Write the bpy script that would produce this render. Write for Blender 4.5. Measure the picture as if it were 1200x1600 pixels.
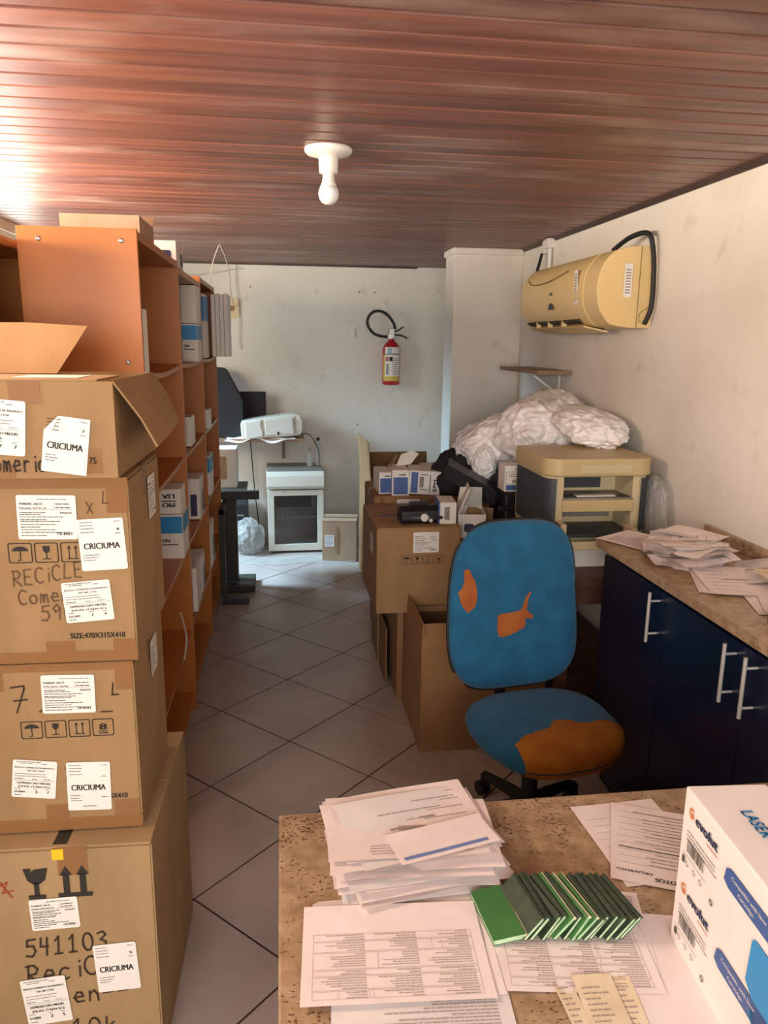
import bpy, bmesh, math, random
from mathutils import Vector, Matrix, noise
from math import sin, cos, pi, radians as rad

for o in list(bpy.data.objects): bpy.data.objects.remove(o)
SC = bpy.context.scene
COL = SC.collection

# ------------------------------------------------------------------ camera
cam_d = bpy.data.cameras.new('camera'); cam = bpy.data.objects.new('camera', cam_d); COL.objects.link(cam)
SC.camera = cam
_p, _y, _r = rad(12.574), rad(7.705), rad(.727)
_f = Vector((sin(_y)*cos(_p), cos(_y)*cos(_p), -sin(_p))); _rt = Vector((cos(_y), -sin(_y), 0)); _dn = -_rt.cross(_f)
_r2 = _rt*cos(_r) - _dn*sin(_r); _d2 = _rt*sin(_r) + _dn*cos(_r)
M = Matrix.Identity(4)
for i in range(3): M[i][0], M[i][1], M[i][2] = _r2[i], -_d2[i], -_f[i]
M[0][3], M[1][3], M[2][3] = 0, 0, 1.7
cam.matrix_world = M
cam_d.sensor_fit = 'VERTICAL'; cam_d.sensor_height = 32; cam_d.sensor_width = 24; cam_d.lens = 32*1189.57/1600
cam_d.clip_start = .02

# ------------------------------------------------------------------ world, lights, exposure
SC.view_settings.view_transform = 'Standard'; SC.view_settings.look = 'None'
SC.view_settings.gamma = 1; SC.view_settings.use_curve_mapping = False
SC.view_settings.exposure = -0.25
W = bpy.data.worlds.new('sky'); SC.world = W; W.use_nodes = True
W.node_tree.nodes['Background'].inputs[0].default_value = (.75, .82, 1, 1)
W.node_tree.nodes['Background'].inputs[1].default_value = .55
def area(name, loc, target, sx, sy, power, color):
    d = bpy.data.lights.new(name, 'AREA'); d.shape = 'RECTANGLE'; d.size = sx; d.size_y = sy; d.energy = power; d.color = color
    o = bpy.data.objects.new(name, d); COL.objects.link(o); o.location = loc
    o.rotation_euler = (Vector(target)-Vector(loc)).to_track_quat('-Z', 'Y').to_euler()
    return o
# daylight outside the side window, the rear side opening and the doorway behind the photographer
area('window_daylight', (-1.54, 2.6, 1.93), (-.7, 2.7, 2.27), 2.6, .42, 225, (1, .80, .62))
area('far_window_daylight', (-1.54, 4.7, 1.75), (0, 4.7, 1.75), 1.1, .8, 30, (.86, 1, .95))
area('rear_opening_daylight', (-2.0, 5.65, 1.9), (.15, 5.5, 0), .5, .5, 46, (.48, .76, 1)).data.spread = rad(75)
area('doorway_daylight', (-.33, -1.75, 1.68), (.3, 2.5, 1.4), 2.0, 1.15, 122, (1, .95, .92))

# ------------------------------------------------------------------ helpers
def lin(h):
    h = h.lstrip('#'); c = [int(h[i:i+2], 16)/255 for i in (0, 2, 4)]
    return tuple(x/12.92 if x <= .04045 else ((x+.055)/1.055)**2.4 for x in c) + (1,)
def N(t, kind, **k):
    n = t.nodes.new(kind)
    for a, v in k.items(): setattr(n, a, v)
    return n
def base_mat(name):
    m = bpy.data.materials.new(name); m.use_nodes = True
    return m, m.node_tree, m.node_tree.nodes['Principled BSDF']
def ramp(t, stops):
    r = N(t, 'ShaderNodeValToRGB'); e = r.color_ramp.elements
    while len(e) < len(stops): e.new(.5)
    for i, (p, c) in enumerate(stops): e[i].position = p; e[i].color = lin(c) if isinstance(c, str) else c
    return r
def coords(t, space, scale):
    mp = N(t, 'ShaderNodeMapping'); mp.inputs['Scale'].default_value = scale
    if space == 'POS': g = N(t, 'ShaderNodeNewGeometry'); t.links.new(g.outputs['Position'], mp.inputs[0])
    else: g = N(t, 'ShaderNodeTexCoord'); t.links.new(g.outputs['Object'], mp.inputs[0])
    return mp
def mat(name, c1, c2=None, rough=.6, metal=0, scale=(6, 6, 6), bump=0, bscale=(60, 60, 60), space='OBJ', spec=.5, detail=4, sheen=0, lo=.35, hi=.65):
    m, t, b = base_mat(name)
    b.inputs['Roughness'].default_value = rough; b.inputs['Metallic'].default_value = metal
    b.inputs['Specular IOR Level'].default_value = spec
    if sheen: b.inputs['Sheen Weight'].default_value = sheen
    c2 = c2 or c1
    mp = coords(t, space, scale); nz = N(t, 'ShaderNodeTexNoise'); nz.inputs['Detail'].default_value = detail; nz.inputs['Scale'].default_value = 1
    t.links.new(mp.outputs[0], nz.inputs['Vector'])
    r = ramp(t, [(lo, c1), (hi, c2)]); t.links.new(nz.outputs['Fac'], r.inputs[0]); t.links.new(r.outputs[0], b.inputs['Base Color'])
    if bump:
        mb = coords(t, space, bscale); n2 = N(t, 'ShaderNodeTexNoise'); n2.inputs['Scale'].default_value = 1; n2.inputs['Detail'].default_value = 3
        t.links.new(mb.outputs[0], n2.inputs['Vector'])
        bp = N(t, 'ShaderNodeBump'); bp.inputs['Strength'].default_value = bump; bp.inputs['Distance'].default_value = .002
        t.links.new(n2.outputs['Fac'], bp.inputs['Height']); t.links.new(bp.outputs[0], b.inputs['Normal'])
    return m

class G:
    """collects geometry for one mesh"""
    def __init__(s): s.v = []; s.f = []
    def add(s, vs, fs, m=None):
        o = len(s.v)
        for p in vs: s.v.append(tuple(m @ Vector(p)) if m else tuple(p))
        for f in fs: s.f.append(tuple(o+i for i in f))
        return s
    def box(s, x0, x1, y0, y1, z0, z1, m=None):
        vs = [(x, y, z) for z in (z0, z1) for y in (y0, y1) for x in (x0, x1)]
        return s.add(vs, [(0, 2, 3, 1), (4, 5, 7, 6), (0, 1, 5, 4), (2, 6, 7, 3), (0, 4, 6, 2), (1, 3, 7, 5)], m)
    def prism(s, poly, a0, a1, axis='Y', m=None):
        n = len(poly)
        def pt(p, a): return {'Y': (p[0], a, p[1]), 'Z': (p[0], p[1], a), 'X': (a, p[0], p[1])}[axis]
        vs = [pt(p, a0) for p in poly] + [pt(p, a1) for p in poly]
        fs = [tuple(range(n-1, -1, -1)), tuple(range(n, 2*n))] + [(i, (i+1) % n, n+(i+1) % n, n+i) for i in range(n)]
        return s.add(vs, fs, m)
    def tube(s, pts, r, n=8, m=None, cap=True):
        pts = [Vector(p) for p in pts]; k = len(pts); rr = r if isinstance(r, (list, tuple)) else [r]*k
        vs = []; up = Vector((0, 0, 1)); prev = None
        for i, p in enumerate(pts):
            t = (pts[min(i+1, k-1)]-pts[max(i-1, 0)]).normalized()
            if prev is None:
                a = t.cross(up) if abs(t.z) < .95 else t.cross(Vector((1, 0, 0)))
            else: a = prev - t*prev.dot(t)
            a.normalize(); prev = a; b = t.cross(a)
            for j in range(n):
                w = 2*pi*j/n; vs.append(p + (a*cos(w)+b*sin(w))*rr[i])
        fs = [(i*n+j, i*n+(j+1) % n, (i+1)*n+(j+1) % n, (i+1)*n+j) for i in range(k-1) for j in range(n)]
        if cap: fs += [tuple(range(n-1, -1, -1)), tuple(range((k-1)*n, k*n))]
        return s.add(vs, fs, m)
    def lathe(s, prof, n=24, m=None):
        vs = [(r*cos(2*pi*j/n), r*sin(2*pi*j/n), z) for r, z in prof for j in range(n)]
        k = len(prof)
        fs = [(i*n+j, i*n+(j+1) % n, (i+1)*n+(j+1) % n, (i+1)*n+j) for i in range(k-1) for j in range(n)]
        fs += [tuple(range(n-1, -1, -1)), tuple(range((k-1)*n, k*n))]
        return s.add(vs, fs, m)
    def grid(s, fn, nu, nv, m=None):
        vs = [fn(i/nu, j/nv) for j in range(nv+1) for i in range(nu+1)]
        fs = [(j*(nu+1)+i, j*(nu+1)+i+1, (j+1)*(nu+1)+i+1, (j+1)*(nu+1)+i) for j in range(nv) for i in range(nu)]
        return s.add(vs, fs, m)
    def mesh(s, name, m=None, smooth=False, bevel=0, seg=2):
        me = bpy.data.meshes.new(name); me.from_pydata(s.v, [], s.f); me.update()
        bm = bmesh.new(); bm.from_mesh(me)
        if bevel:
            ed = [e for e in bm.edges if len(e.link_faces) == 2 and e.calc_face_angle(0) > .5]
            bmesh.ops.bevel(bm, geom=ed, offset=bevel, segments=seg, affect='EDGES', profile=.5, clamp_overlap=True)
        bmesh.ops.recalc_face_normals(bm, faces=bm.faces[:]) if bevel else None
        bm.to_mesh(me); bm.free()
        if smooth:
            me.polygons.foreach_set('use_smooth', [True]*len(me.polygons))
        if m: me.materials.append(m)
        return me
    def build(s, name, m, parent=None, smooth=False, bevel=0, seg=2, loc=None, rot=None, mw=None):
        return link(name, s.mesh(name, m, smooth, bevel, seg), parent, loc, rot, mw)
def link(name, me, parent=None, loc=None, rot=None, mw=None):
    o = bpy.data.objects.new(name, me); COL.objects.link(o)
    if parent is not None: o.parent = parent
    if mw is not None: o.matrix_local = mw
    if loc is not None: o.location = loc
    if rot is not None: o.rotation_euler = rot
    return o
def tag(o, label, cat, group=None):
    o['label'] = label; o['category'] = cat
    if group: o['group'] = group
    return o
def thing(name, label, cat, loc=(0, 0, 0), rz=0, group=None, rot=None):
    o = bpy.data.objects.new(name, None); COL.objects.link(o); o.location = loc; o.rotation_euler = rot or (0, 0, rz)
    o.empty_display_size = .05
    return tag(o, label, cat, group)
def struct(o): o['kind'] = 'structure'; return o
def B(name, m, parent, x0, x1, y0, y1, z0, z1, bevel=0, mw=None, smooth=False):
    return G().box(x0, x1, y0, y1, z0, z1).build(name, m, parent, bevel=bevel, mw=mw, smooth=smooth)
def frame(o, xa, ya):
    xa = Vector(xa).normalized(); ya = Vector(ya).normalized(); za = xa.cross(ya)
    m = Matrix.Identity(4)
    for i in range(3): m[i][0], m[i][1], m[i][2], m[i][3] = xa[i], ya[i], za[i], o[i]
    return m
def rotm(deg): return Matrix.Rotation(rad(deg), 4, 'Z')
def T(x, y, z=0): return Matrix.Translation((x, y, z))
def smooth_path(pts, n=6):
    pts = [Vector(p) for p in pts]; out = []
    for i in range(len(pts)-1):
        a, b, c, d = pts[max(i-1, 0)], pts[i], pts[i+1], pts[min(i+2, len(pts)-1)]
        for k in range(n):
            t = k/n
            out.append(.5*((2*b)+(c-a)*t+(2*a-5*b+4*c-d)*t*t+(3*b-a-3*c+d)*t**3))
    return out+[pts[-1]]
# ---- flat print
_tc = {}
def text_geo(s, bold=0):
    k = (s, bold)
    if k not in _tc:
        c = bpy.data.curves.new('t', 'FONT'); c.body = s; c.size = 1; c.resolution_u = 3; c.offset = bold
        o = bpy.data.objects.new('t', c); me = bpy.data.meshes.new_from_object(o)
        vs = [tuple(v.co) for v in me.vertices]; fs = [tuple(p.vertices) for p in me.polygons]
        bpy.data.objects.remove(o); bpy.data.curves.remove(c); bpy.data.meshes.remove(me)
        x0 = min([v[0] for v in vs] or [0]); x1 = max([v[0] for v in vs] or [1])
        _tc[k] = ([(v[0]-x0, v[1], 0) for v in vs], fs, x1-x0)
    return _tc[k]
Q = .0007
def text(g, s, x, y, h, w=None, bold=0, z=Q, rot=0, fn=None):
    if bold > 0:
        b_ = h*.045*min(bold/.012, 1.6)
        for q_ in (-b_, 0, b_): text(g, s, x+q_, y, h, w, 0, z+(q_ and 1e-5), rot, fn)
        return
    vs, fs, tw = text_geo(s, bold); sx = (w/tw) if w else h*.95
    pts = []
    cr, sr = cos(rot), sin(rot)
    for a, b, _ in vs:
        a, b = a*sx, b*h*1.4
        px, py = x+a*cr-b*sr, y+a*sr+b*cr
        pts.append((px, py, (fn(px, py) if fn else 0)+z))
    g.add(pts, fs)
def bar(g, x, y, w, h, z=Q, fn=None):
    f = fn or (lambda a, b: 0)
    n = max(1, int(w/.02)) if fn else 1
    for i in range(n):
        a, b = x+w*i/n, x+w*(i+1)/n
        g.add([(a, y, f(a, y)+z), (b, y, f(b, y)+z), (b, y+h, f(b, y+h)+z), (a, y+h, f(a, y+h)+z)], [(0, 1, 2, 3)])
def ribbon(g, pts, w, z=Q, closed=False):
    pts = [Vector((p[0], p[1])) for p in pts]
    if closed: pts = pts+[pts[0]]
    for a, b in zip(pts, pts[1:]):
        d = b-a
        if d.length < 1e-6: continue
        d.normalize(); n = Vector((-d.y, d.x))*w/2; a2 = a-d*w*.35; b2 = b+d*w*.35
        g.add([(*(a2-n), z), (*(b2-n), z), (*(b2+n), z), (*(a2+n), z)], [(0, 1, 2, 3)])
def poly(g, pts, z=Q): g.add([(p[0], p[1], z) for p in pts], [tuple(range(len(pts)))])
def barcode(g, x, y, w, h, seed=1, fn=None):
    r = random.Random(seed); a = x
    while a < x+w:
        b = r.uniform(.0008, .0025); bar(g, a, y, min(b, x+w-a), h, fn=fn); a += b+r.uniform(.0006, .002)
def greek(g, x, y, w, h, r, fn=None, fill=.9):
    a = x
    while a < x+w*fill:
        b = r.uniform(.004, .016)*(h/.0022)
        bar(g, a, y, min(b, x+w-a), h, fn=fn); a += b+h*.7
def arc(cx, cy, r, a0, a1, n=8, ry=None):
    ry = ry or r
    return [(cx+r*cos(rad(a0+(a1-a0)*i/n)), cy+ry*sin(rad(a0+(a1-a0)*i/n))) for i in range(n+1)]
# pen strokes, unit cell
PEN = {
 'R': [[(.1, 0), (.15, 1)], [(.0, .95), (.5, 1), (.75, .8), (.6, .55), (.15, .48), (.85, 0)]],
 'E': [[(.75, 1), (.1, .95), (.1, .02), (.75, 0)], [(.1, .5), (.6, .52)]],
 'C': [arc(.5, .5, .45, 50, 310, 9, .5)], 'c': [arc(.4, .3, .35, 50, 310, 8, .3)],
 'i': [[(.3, 0), (.32, .55)], [(.3, .8), (.34, .84)]], 'I': [[(.3, 0), (.35, .9)]],
 'L': [[(.25, 1), (.1, .05), (.75, .08)]], 'l': [[(.3, 0), (.35, 1)]],
 'e': [[(.1, .3), (.7, .36), (.6, .6), (.3, .62), (.08, .3), (.3, .02), (.75, .08)]],
 'o': [arc(.4, .3, .35, 90, 450, 10, .3)], 'O': [arc(.45, .5, .38, 80, 440, 12, .5)],
 'm': [[(.05, 0), (.1, .6), (.3, .55), (.38, .05), (.42, .5), (.65, .58), (.75, .0)]],
 'n': [[(.1, 0), (.12, .6)], [(.12, .45), (.45, .62), (.65, .4), (.7, 0)]],
 'r': [[(.15, 0), (.18, .6)], [(.18, .4), (.4, .6), (.65, .55)]],
 'X': [[(0, 1), (.75, 0)], [(.75, .9), (.1, 0)]],
 '0': [arc(.4, .5, .36, 80, 440, 12, .5)], '1': [[(.1, .75), (.38, 1), (.3, 0)], [(.05, 0), (.6, .02)]],
 '3': [[(.1, .9), (.5, 1), (.7, .8), (.3, .55), (.7, .4), (.6, .1), (.1, 0)]],
 '4': [[(.15, 1), (.08, .5), (.65, .52)], [(.6, 1), (.5, 0)]],
 '5': [[(.8, 1), (.2, .95), (.15, .6), (.6, .62), (.75, .3), (.5, 0), (.05, .05)]],
 '7': [[(0, .95), (.6, 1), (.62, .9), (.2, 0)], [(.1, .45), (.7, .48)]],
 '9': [[(.7, .75), (.4, 1), (.1, .75), (.3, .5), (.68, .7), (.6, 0)]],
 '.': [[(.2, 0), (.26, .04)]], 'v': [[(.05, .6), (.15, 0), (.6, .85)]],
 'k': [[(.1, 0), (.18, 1)], [(.65, .65), (.15, .35), (.7, 0)]], 'u': [[(.1, .6), (.12, .1), (.5, .05), (.6, .6), (.65, 0)]],
 '-': [[(0, .4), (.7, .45)]], ' ': []}
def pen(g, s, x, y, h, w=.006, adv=None, slope=0):
    a = 0; adv = adv or h*.72
    for ch in s:
        for st in PEN[ch]: ribbon(g, [(x+a+p[0]*adv*.95, y+a*slope+p[1]*h) for p in st], w)
        a += adv*(.55 if ch in 'iIl.' else 1)
def rrect(x0, y0, x1, y1, r, n=3):
    return arc(x1-r, y1-r, r, 0, 90, n)+arc(x0+r, y1-r, r, 90, 180, n)+arc(x0+r, y0+r, r, 180, 270, n)+arc(x1-r, y0+r, r, 270, 360, n)
def icon(g, kind, x, y, s):
    w = s*.045
    ribbon(g, rrect(x, y, x+s, y+s*.9, s*.08), w, closed=True)
    X = lambda a: x+a*s; Y = lambda a: y+a*s*.9
    if kind == 'umbrella':
        poly(g, [(X(a), Y(b)) for a, b in arc(.5, .6, .36, 0, 180, 8, .25)])
        ribbon(g, [(X(.5), Y(.6)), (X(.5), Y(.15)), (X(.44), Y(.1)), (X(.38), Y(.15))], w)
    elif kind == 'glass':
        poly(g, [(X(a), Y(b)) for a, b in [(.34, .85), (.36, .6), (.45, .48), (.55, .48), (.64, .6), (.66, .85)]])
        ribbon(g, [(X(.5), Y(.5)), (X(.5), Y(.2))], w); ribbon(g, [(X(.34), Y(.18)), (X(.66), Y(.18))], w)
    elif kind == 'arrows':
        for a in (.35, .65):
            ribbon(g, [(X(a), Y(.18)), (X(a), Y(.75))], w); poly(g, [(X(a-.08), Y(.7)), (X(a+.08), Y(.7)), (X(a), Y(.88))])
        ribbon(g, [(X(.28), Y(.16)), (X(.72), Y(.16))], w)
    else:
        text(g, '8', X(.33), Y(.36), s*.33, s*.34, .02); ribbon(g, [(X(.3), Y(.26)), (X(.7), Y(.26))], w); ribbon(g, [(X(.3), Y(.15)), (X(.7), Y(.15))], w)

# ------------------------------------------------------------------ materials
def m_wall():
    m, t, b = base_mat('painted_wall'); b.inputs['Roughness'].default_value = .75
    mp = coords(t, 'POS', (1.3, 1.3, 1.3)); n1 = N(t, 'ShaderNodeTexNoise'); n1.inputs['Detail'].default_value = 8; n1.inputs['Scale'].default_value = 1
    t.links.new(mp.outputs[0], n1.inputs['Vector'])
    r = ramp(t, [(.3, '#D6CFC0'), (.5, '#E2DCD0'), (.75, '#E8E3DA')]); t.links.new(n1.outputs['Fac'], r.inputs[0])
    mp2 = coords(t, 'POS', (9, 9, 9)); n2 = N(t, 'ShaderNodeTexNoise'); n2.inputs['Detail'].default_value = 9; n2.inputs['Scale'].default_value = 1
    t.links.new(mp2.outputs[0], n2.inputs['Vector'])
    r2 = ramp(t, [(.62, (0, 0, 0, 1)), (.75, (.35, .35, .35, 1))]); t.links.new(n2.outputs['Fac'], r2.inputs[0])
    mx = N(t, 'ShaderNodeMix', data_type='RGBA'); t.links.new(r2.outputs[0], mx.inputs[0]); t.links.new(r.outputs[0], mx.inputs[6]); mx.inputs[7].default_value = lin('#AFA088')
    t.links.new(mx.outputs[2], b.inputs['Base Color'])
    mb = coords(t, 'POS', (70, 70, 70)); n3 = N(t, 'ShaderNodeTexNoise'); n3.inputs['Scale'].default_value = 1; t.links.new(mb.outputs[0], n3.inputs['Vector'])
    bp = N(t, 'ShaderNodeBump'); bp.inputs['Strength'].default_value = .25; bp.inputs['Distance'].default_value = .002
    t.links.new(n3.outputs['Fac'], bp.inputs['Height']); t.links.new(bp.outputs[0], b.inputs['Normal'])
    return m
def m_plank():
    m, t, b = base_mat('varnished_plank'); b.inputs['Roughness'].default_value = .38; b.inputs['Specular IOR Level'].default_value = .45
    oi = N(t, 'ShaderNodeObjectInfo')
    mp = coords(t, 'POS', (1.1, 26, 26)); n1 = N(t, 'ShaderNodeTexNoise'); n1.noise_dimensions = '4D'; n1.inputs['Detail'].default_value = 6; n1.inputs['Scale'].default_value = 1
    t.links.new(mp.outputs[0], n1.inputs['Vector'])
    ml = N(t, 'ShaderNodeMath', operation='MULTIPLY'); ml.inputs[1].default_value = 40; t.links.new(oi.outputs['Random'], ml.inputs[0]); t.links.new(ml.outputs[0], n1.inputs['W'])
    r = ramp(t, [(.3, '#5C372E'), (.5, '#74483B'), (.7, '#875848')]); t.links.new(n1.outputs['Fac'], r.inputs[0])
    hs = N(t, 'ShaderNodeHueSaturation'); t.links.new(r.outputs[0], hs.inputs['Color'])
    mr = N(t, 'ShaderNodeMapRange'); mr.inputs[3].default_value = .78; mr.inputs[4].default_value = 1.2; t.links.new(oi.outputs['Random'], mr.inputs[0]); t.links.new(mr.outputs[0], hs.inputs['Value'])
    # worn, plaster-smeared patches
    mp2 = coords(t, 'POS', (1.6, 5, 5)); n2 = N(t, 'ShaderNodeTexNoise'); n2.inputs['Detail'].default_value = 7; n2.inputs['Scale'].default_value = 1; t.links.new(mp2.outputs[0], n2.inputs['Vector'])
    r2 = ramp(t, [(.54, (0, 0, 0, 1)), (.70, (.6, .6, .6, 1))]); t.links.new(n2.outputs['Fac'], r2.inputs[0])
    mx = N(t, 'ShaderNodeMix', data_type='RGBA'); t.links.new(r2.outputs[0], mx.inputs[0]); t.links.new(hs.outputs[0], mx.inputs[6]); mx.inputs[7].default_value = lin('#A58C82')
    t.links.new(mx.outputs[2], b.inputs['Base Color'])
    return m
def m_tile():
    m, t, b = base_mat('glazed_tile'); b.inputs['Roughness'].default_value = .22
    mp = coords(t, 'POS', (2.3, 2.3, 2.3)); n1 = N(t, 'ShaderNodeTexNoise'); n1.inputs['Detail'].default_value = 3; n1.inputs['Scale'].default_value = 1; t.links.new(mp.outputs[0], n1.inputs['Vector'])
    r = ramp(t, [(.3, '#A79A91'), (.5, '#B5A8A0'), (.75, '#BEB3AC')]); t.links.new(n1.outputs['Fac'], r.inputs[0]); t.links.new(r.outputs[0], b.inputs['Base Color'])
    r3 = ramp(t, [(.2, (.30, .30, .30, 1)), (.8, (.20, .20, .20, 1))]); t.links.new(n1.outputs['Fac'], r3.inputs[0]); t.links.new(r3.outputs[0], b.inputs['Roughness'])
    return m
def m_granite():
    m, t, b = base_mat('granite'); b.inputs['Roughness'].default_value = .32
    mp = coords(t, 'POS', (30, 30, 30)); n1 = N(t, 'ShaderNodeTexNoise'); n1.inputs['Detail'].default_value = 6; n1.inputs['Scale'].default_value = 1; t.links.new(mp.outputs[0], n1.inputs['Vector'])
    r = ramp(t, [(.3, '#957A5C'), (.5, '#AA8D6C'), (.72, '#BAA080')]); t.links.new(n1.outputs['Fac'], r.inputs[0])
    mp2 = coords(t, 'POS', (115, 165, 115)); v = N(t, 'ShaderNodeTexNoise'); v.inputs['Scale'].default_value = 1; v.inputs['Detail'].default_value = 2; t.links.new(mp2.outputs[0], v.inputs['Vector'])
    mp3 = coords(t, 'POS', (17, 17, 17)); v3 = N(t, 'ShaderNodeTexNoise'); v3.inputs['Scale'].default_value = 1; t.links.new(mp3.outputs[0], v3.inputs['Vector'])
    ad = N(t, 'ShaderNodeMath', operation='MULTIPLY_ADD'); ad.inputs[1].default_value = .45; t.links.new(v3.outputs['Fac'], ad.inputs[0]); t.links.new(v.outputs['Fac'], ad.inputs[2])
    r2 = ramp(t, [(.83, (0, 0, 0, 1)), (.90, (.85, .85, .85, 1))]); t.links.new(ad.outputs[0], r2.inputs[0])
    mx = N(t, 'ShaderNodeMix', data_type='RGBA'); t.links.new(r2.outputs[0], mx.inputs[0]); t.links.new(r.outputs[0], mx.inputs[6]); mx.inputs[7].default_value = lin('#5A3A28')
    t.links.new(mx.outputs[2], b.inputs['Base Color'])
    return m
def m_film(name, col, alpha, rough=.25):
    m, t, b = base_mat(name); b.inputs['Base Color'].default_value = lin(col); b.inputs['Roughness'].default_value = rough
    out = t.nodes['Material Output']; tr = N(t, 'ShaderNodeBsdfTransparent'); mx = N(t, 'ShaderNodeMixShader'); mx.inputs[0].default_value = alpha
    t.links.new(tr.outputs[0], mx.inputs[1]); t.links.new(b.outputs[0], mx.inputs[2]); t.links.new(mx.outputs[0], out.inputs[0])
    return m
def m_glass(name, col='#FFFFFF', rough=.03):
    m, t, b = base_mat(name); b.inputs['Base Color'].default_value = lin(col); b.inputs['Transmission Weight'].default_value = 1; b.inputs['Roughness'].default_value = rough; b.inputs['IOR'].default_value = 1.45
    return m
MW = m_wall(); MP = m_plank(); MT = m_tile(); MG = m_granite()
GROUT = mat('grout', '#40291F', '#553C30', .9)
CARD = mat('cardboard', '#94744C', '#A28056', .82, scale=(9, 9, 3), bump=.15, bscale=(220, 220, 8))
CARD2 = mat('cardboard_pale', '#977B54', '#A6885F', .82, scale=(7, 7, 3), bump=.15, bscale=(200, 200, 8))
CARD3 = mat('cardboard_brown', '#8C6743', '#9C754A', .82, scale=(7, 7, 3), bump=.15, bscale=(200, 200, 8))
CARDG = mat('cardboard_grey', '#A88C70', '#B79B80', .82, scale=(7, 7, 3))
TAPE = m_film('packing_tape', '#A9784A', .45, .12)
PLUG = mat('black_tape', '#2B2F28', rough=.3)
YEL = mat('yellow_tag', '#E3C21F', rough=.4)
INK = mat('ink', '#2B2620', rough=.8); INKG = mat('ink_grey', '#55504B', rough=.8); MARK = mat('marker_ink', '#3A2A1E', rough=.8); MARKL = mat('faded_marker_ink', '#64472D', rough=.8); REDI = mat('red_ink', '#A03A24', rough=.8)
STK = mat('label_paper', '#E9E4DA', '#F0ECE4', .55)
PAPER = mat('paper', '#EADAD4', '#F2E4DF', .7, scale=(10, 10, 10)); PAPER2 = mat('paper_grey', '#DAD3D0', '#E6DEDA', .7, scale=(10, 10, 10)); PAPERC = mat('paper_cream', '#E0CBA8', '#EAD9BA', .75, scale=(20, 20, 20))
PRINT = mat('print_grey', '#A5968F', rough=.8); BLUEP = mat('print_blue', '#43609F', rough=.45); BLUES = mat('print_sky', '#2C8FCF', rough=.45); ORNG = mat('print_orange', '#E08A4A', rough=.5); REDP = mat('print_red', '#C9503F', rough=.5); NAVYP = mat('print_navy', '#2A2F55', rough=.5)
MDF = mat('melamine_brown', '#AE6826', '#B8722D', .42, scale=(3, 3, 3), bump=.05, bscale=(300, 300, 300)); MDFD = mat('melamine_dark', '#7A5030', '#855A36', .5, scale=(3, 3, 3))
SCREW = mat('steel', '#B9B7B2', rough=.3, metal=1)
NAVY = mat('navy_laminate', '#091229', '#0B1632', .33, scale=(4, 4, 1))
CHROME = mat('brushed_steel', '#D8D4CB', rough=.35, metal=.55)
BLUEF = mat('blue_fabric', '#0F567A', '#156489', .9, scale=(14, 14, 14), bump=.5, bscale=(700, 700, 700), sheen=.15)
FOAM = mat('foam', '#98590F', '#A86A16', .95, scale=(16, 16, 16), bump=.6, bscale=(260, 260, 260)); FOAMR = mat('foam_rust', '#9C4E24', '#AC6228', .95, scale=(16, 16, 16), bump=.5, bscale=(260, 260, 260))
BLK = mat('black_plastic', '#17171A', '#1D1D20', .42, bump=.1); BLKM = mat('black_matte', '#141416', '#1C1B1C', .75); PIPE = mat('black_piping', '#0E0F12', rough=.6)
CREAM = mat('aged_plastic', '#C4B48C', '#CDBD96', .42, scale=(3, 3, 3)); CREAMD = mat('aged_plastic_lid', '#BFA878', '#C8B182', .42, scale=(3, 3, 3)); SLATE = mat('slate_plastic', '#33383D', '#3A4045', .45); GREYP = mat('grey_plastic', '#7C766B', '#8A8478', .5); WHITEP = mat('white_plastic', '#DCD8CE', '#E3E0D6', .4)
ACY = mat('yellowed_plastic', '#E4C688', '#ECD198', .38, scale=(2.5, 2.5, 2.5)); ACD = mat('yellowed_edge', '#8A7448', rough=.6); VENT = mat('vent_dark', '#3A352A', rough=.6)
CERAM = mat('white_ceramic', '#EDEAE0', '#F2EFE6', .25); BULB = mat('bulb_diffuser', '#F4F4F2', rough=.3)
REDX = mat('red_enamel', '#B21F2B', '#BC2733', .3); YELL = mat('label_yellow', '#D9B948', rough=.5); LBLU = mat('label_blue', '#8FB6C8', rough=.5); RUB = mat('rubber', '#16181A', rough=.55)
BAG = mat('white_film', '#F0ECE8', '#F6F3F0', .33, spec=.6); CLEAR = m_film('clear_film', '#D5D8D8', .35, .12); CLEARW = m_film('cloudy_film', '#D9D6D0', .38, .18)
GLASS = m_glass('clear_glass'); PANE = m_film('smoked_pane', '#20242A', .30, .04)
FRW = mat('fridge_enamel', '#D3D0C2', '#DAD7CA', .28, scale=(2, 2, 2)); FRT = mat('fridge_top', '#6E6A60', '#7A766B', .5); WIRE = mat('cable_white', '#C9C2B5', rough=.5)
STEEL = mat('dark_steel', '#2E302A', '#36382F', .5); WOODB = mat('shelf_wood', '#8A6A55', '#9B7A62', .6, scale=(3, 20, 20)); WOODD = mat('dark_wood', '#4A2F20', '#573826', .55, scale=(3, 12, 12))
GRN = mat('green_card', '#3B7238', '#457D40', .65); GRND = mat('green_spine', '#2A3A28', '#3A4A34', .6, scale=(40, 40, 40)); GRNL = mat('green_pages', '#9DBB90', '#BCD3AC', .7, scale=(60, 60, 60))
PLATE = mat('socket_plate', '#D0B988', '#D9C394', .4); MOLD = mat('dark_moulding', '#3A2A25', '#463530', .5)

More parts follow.
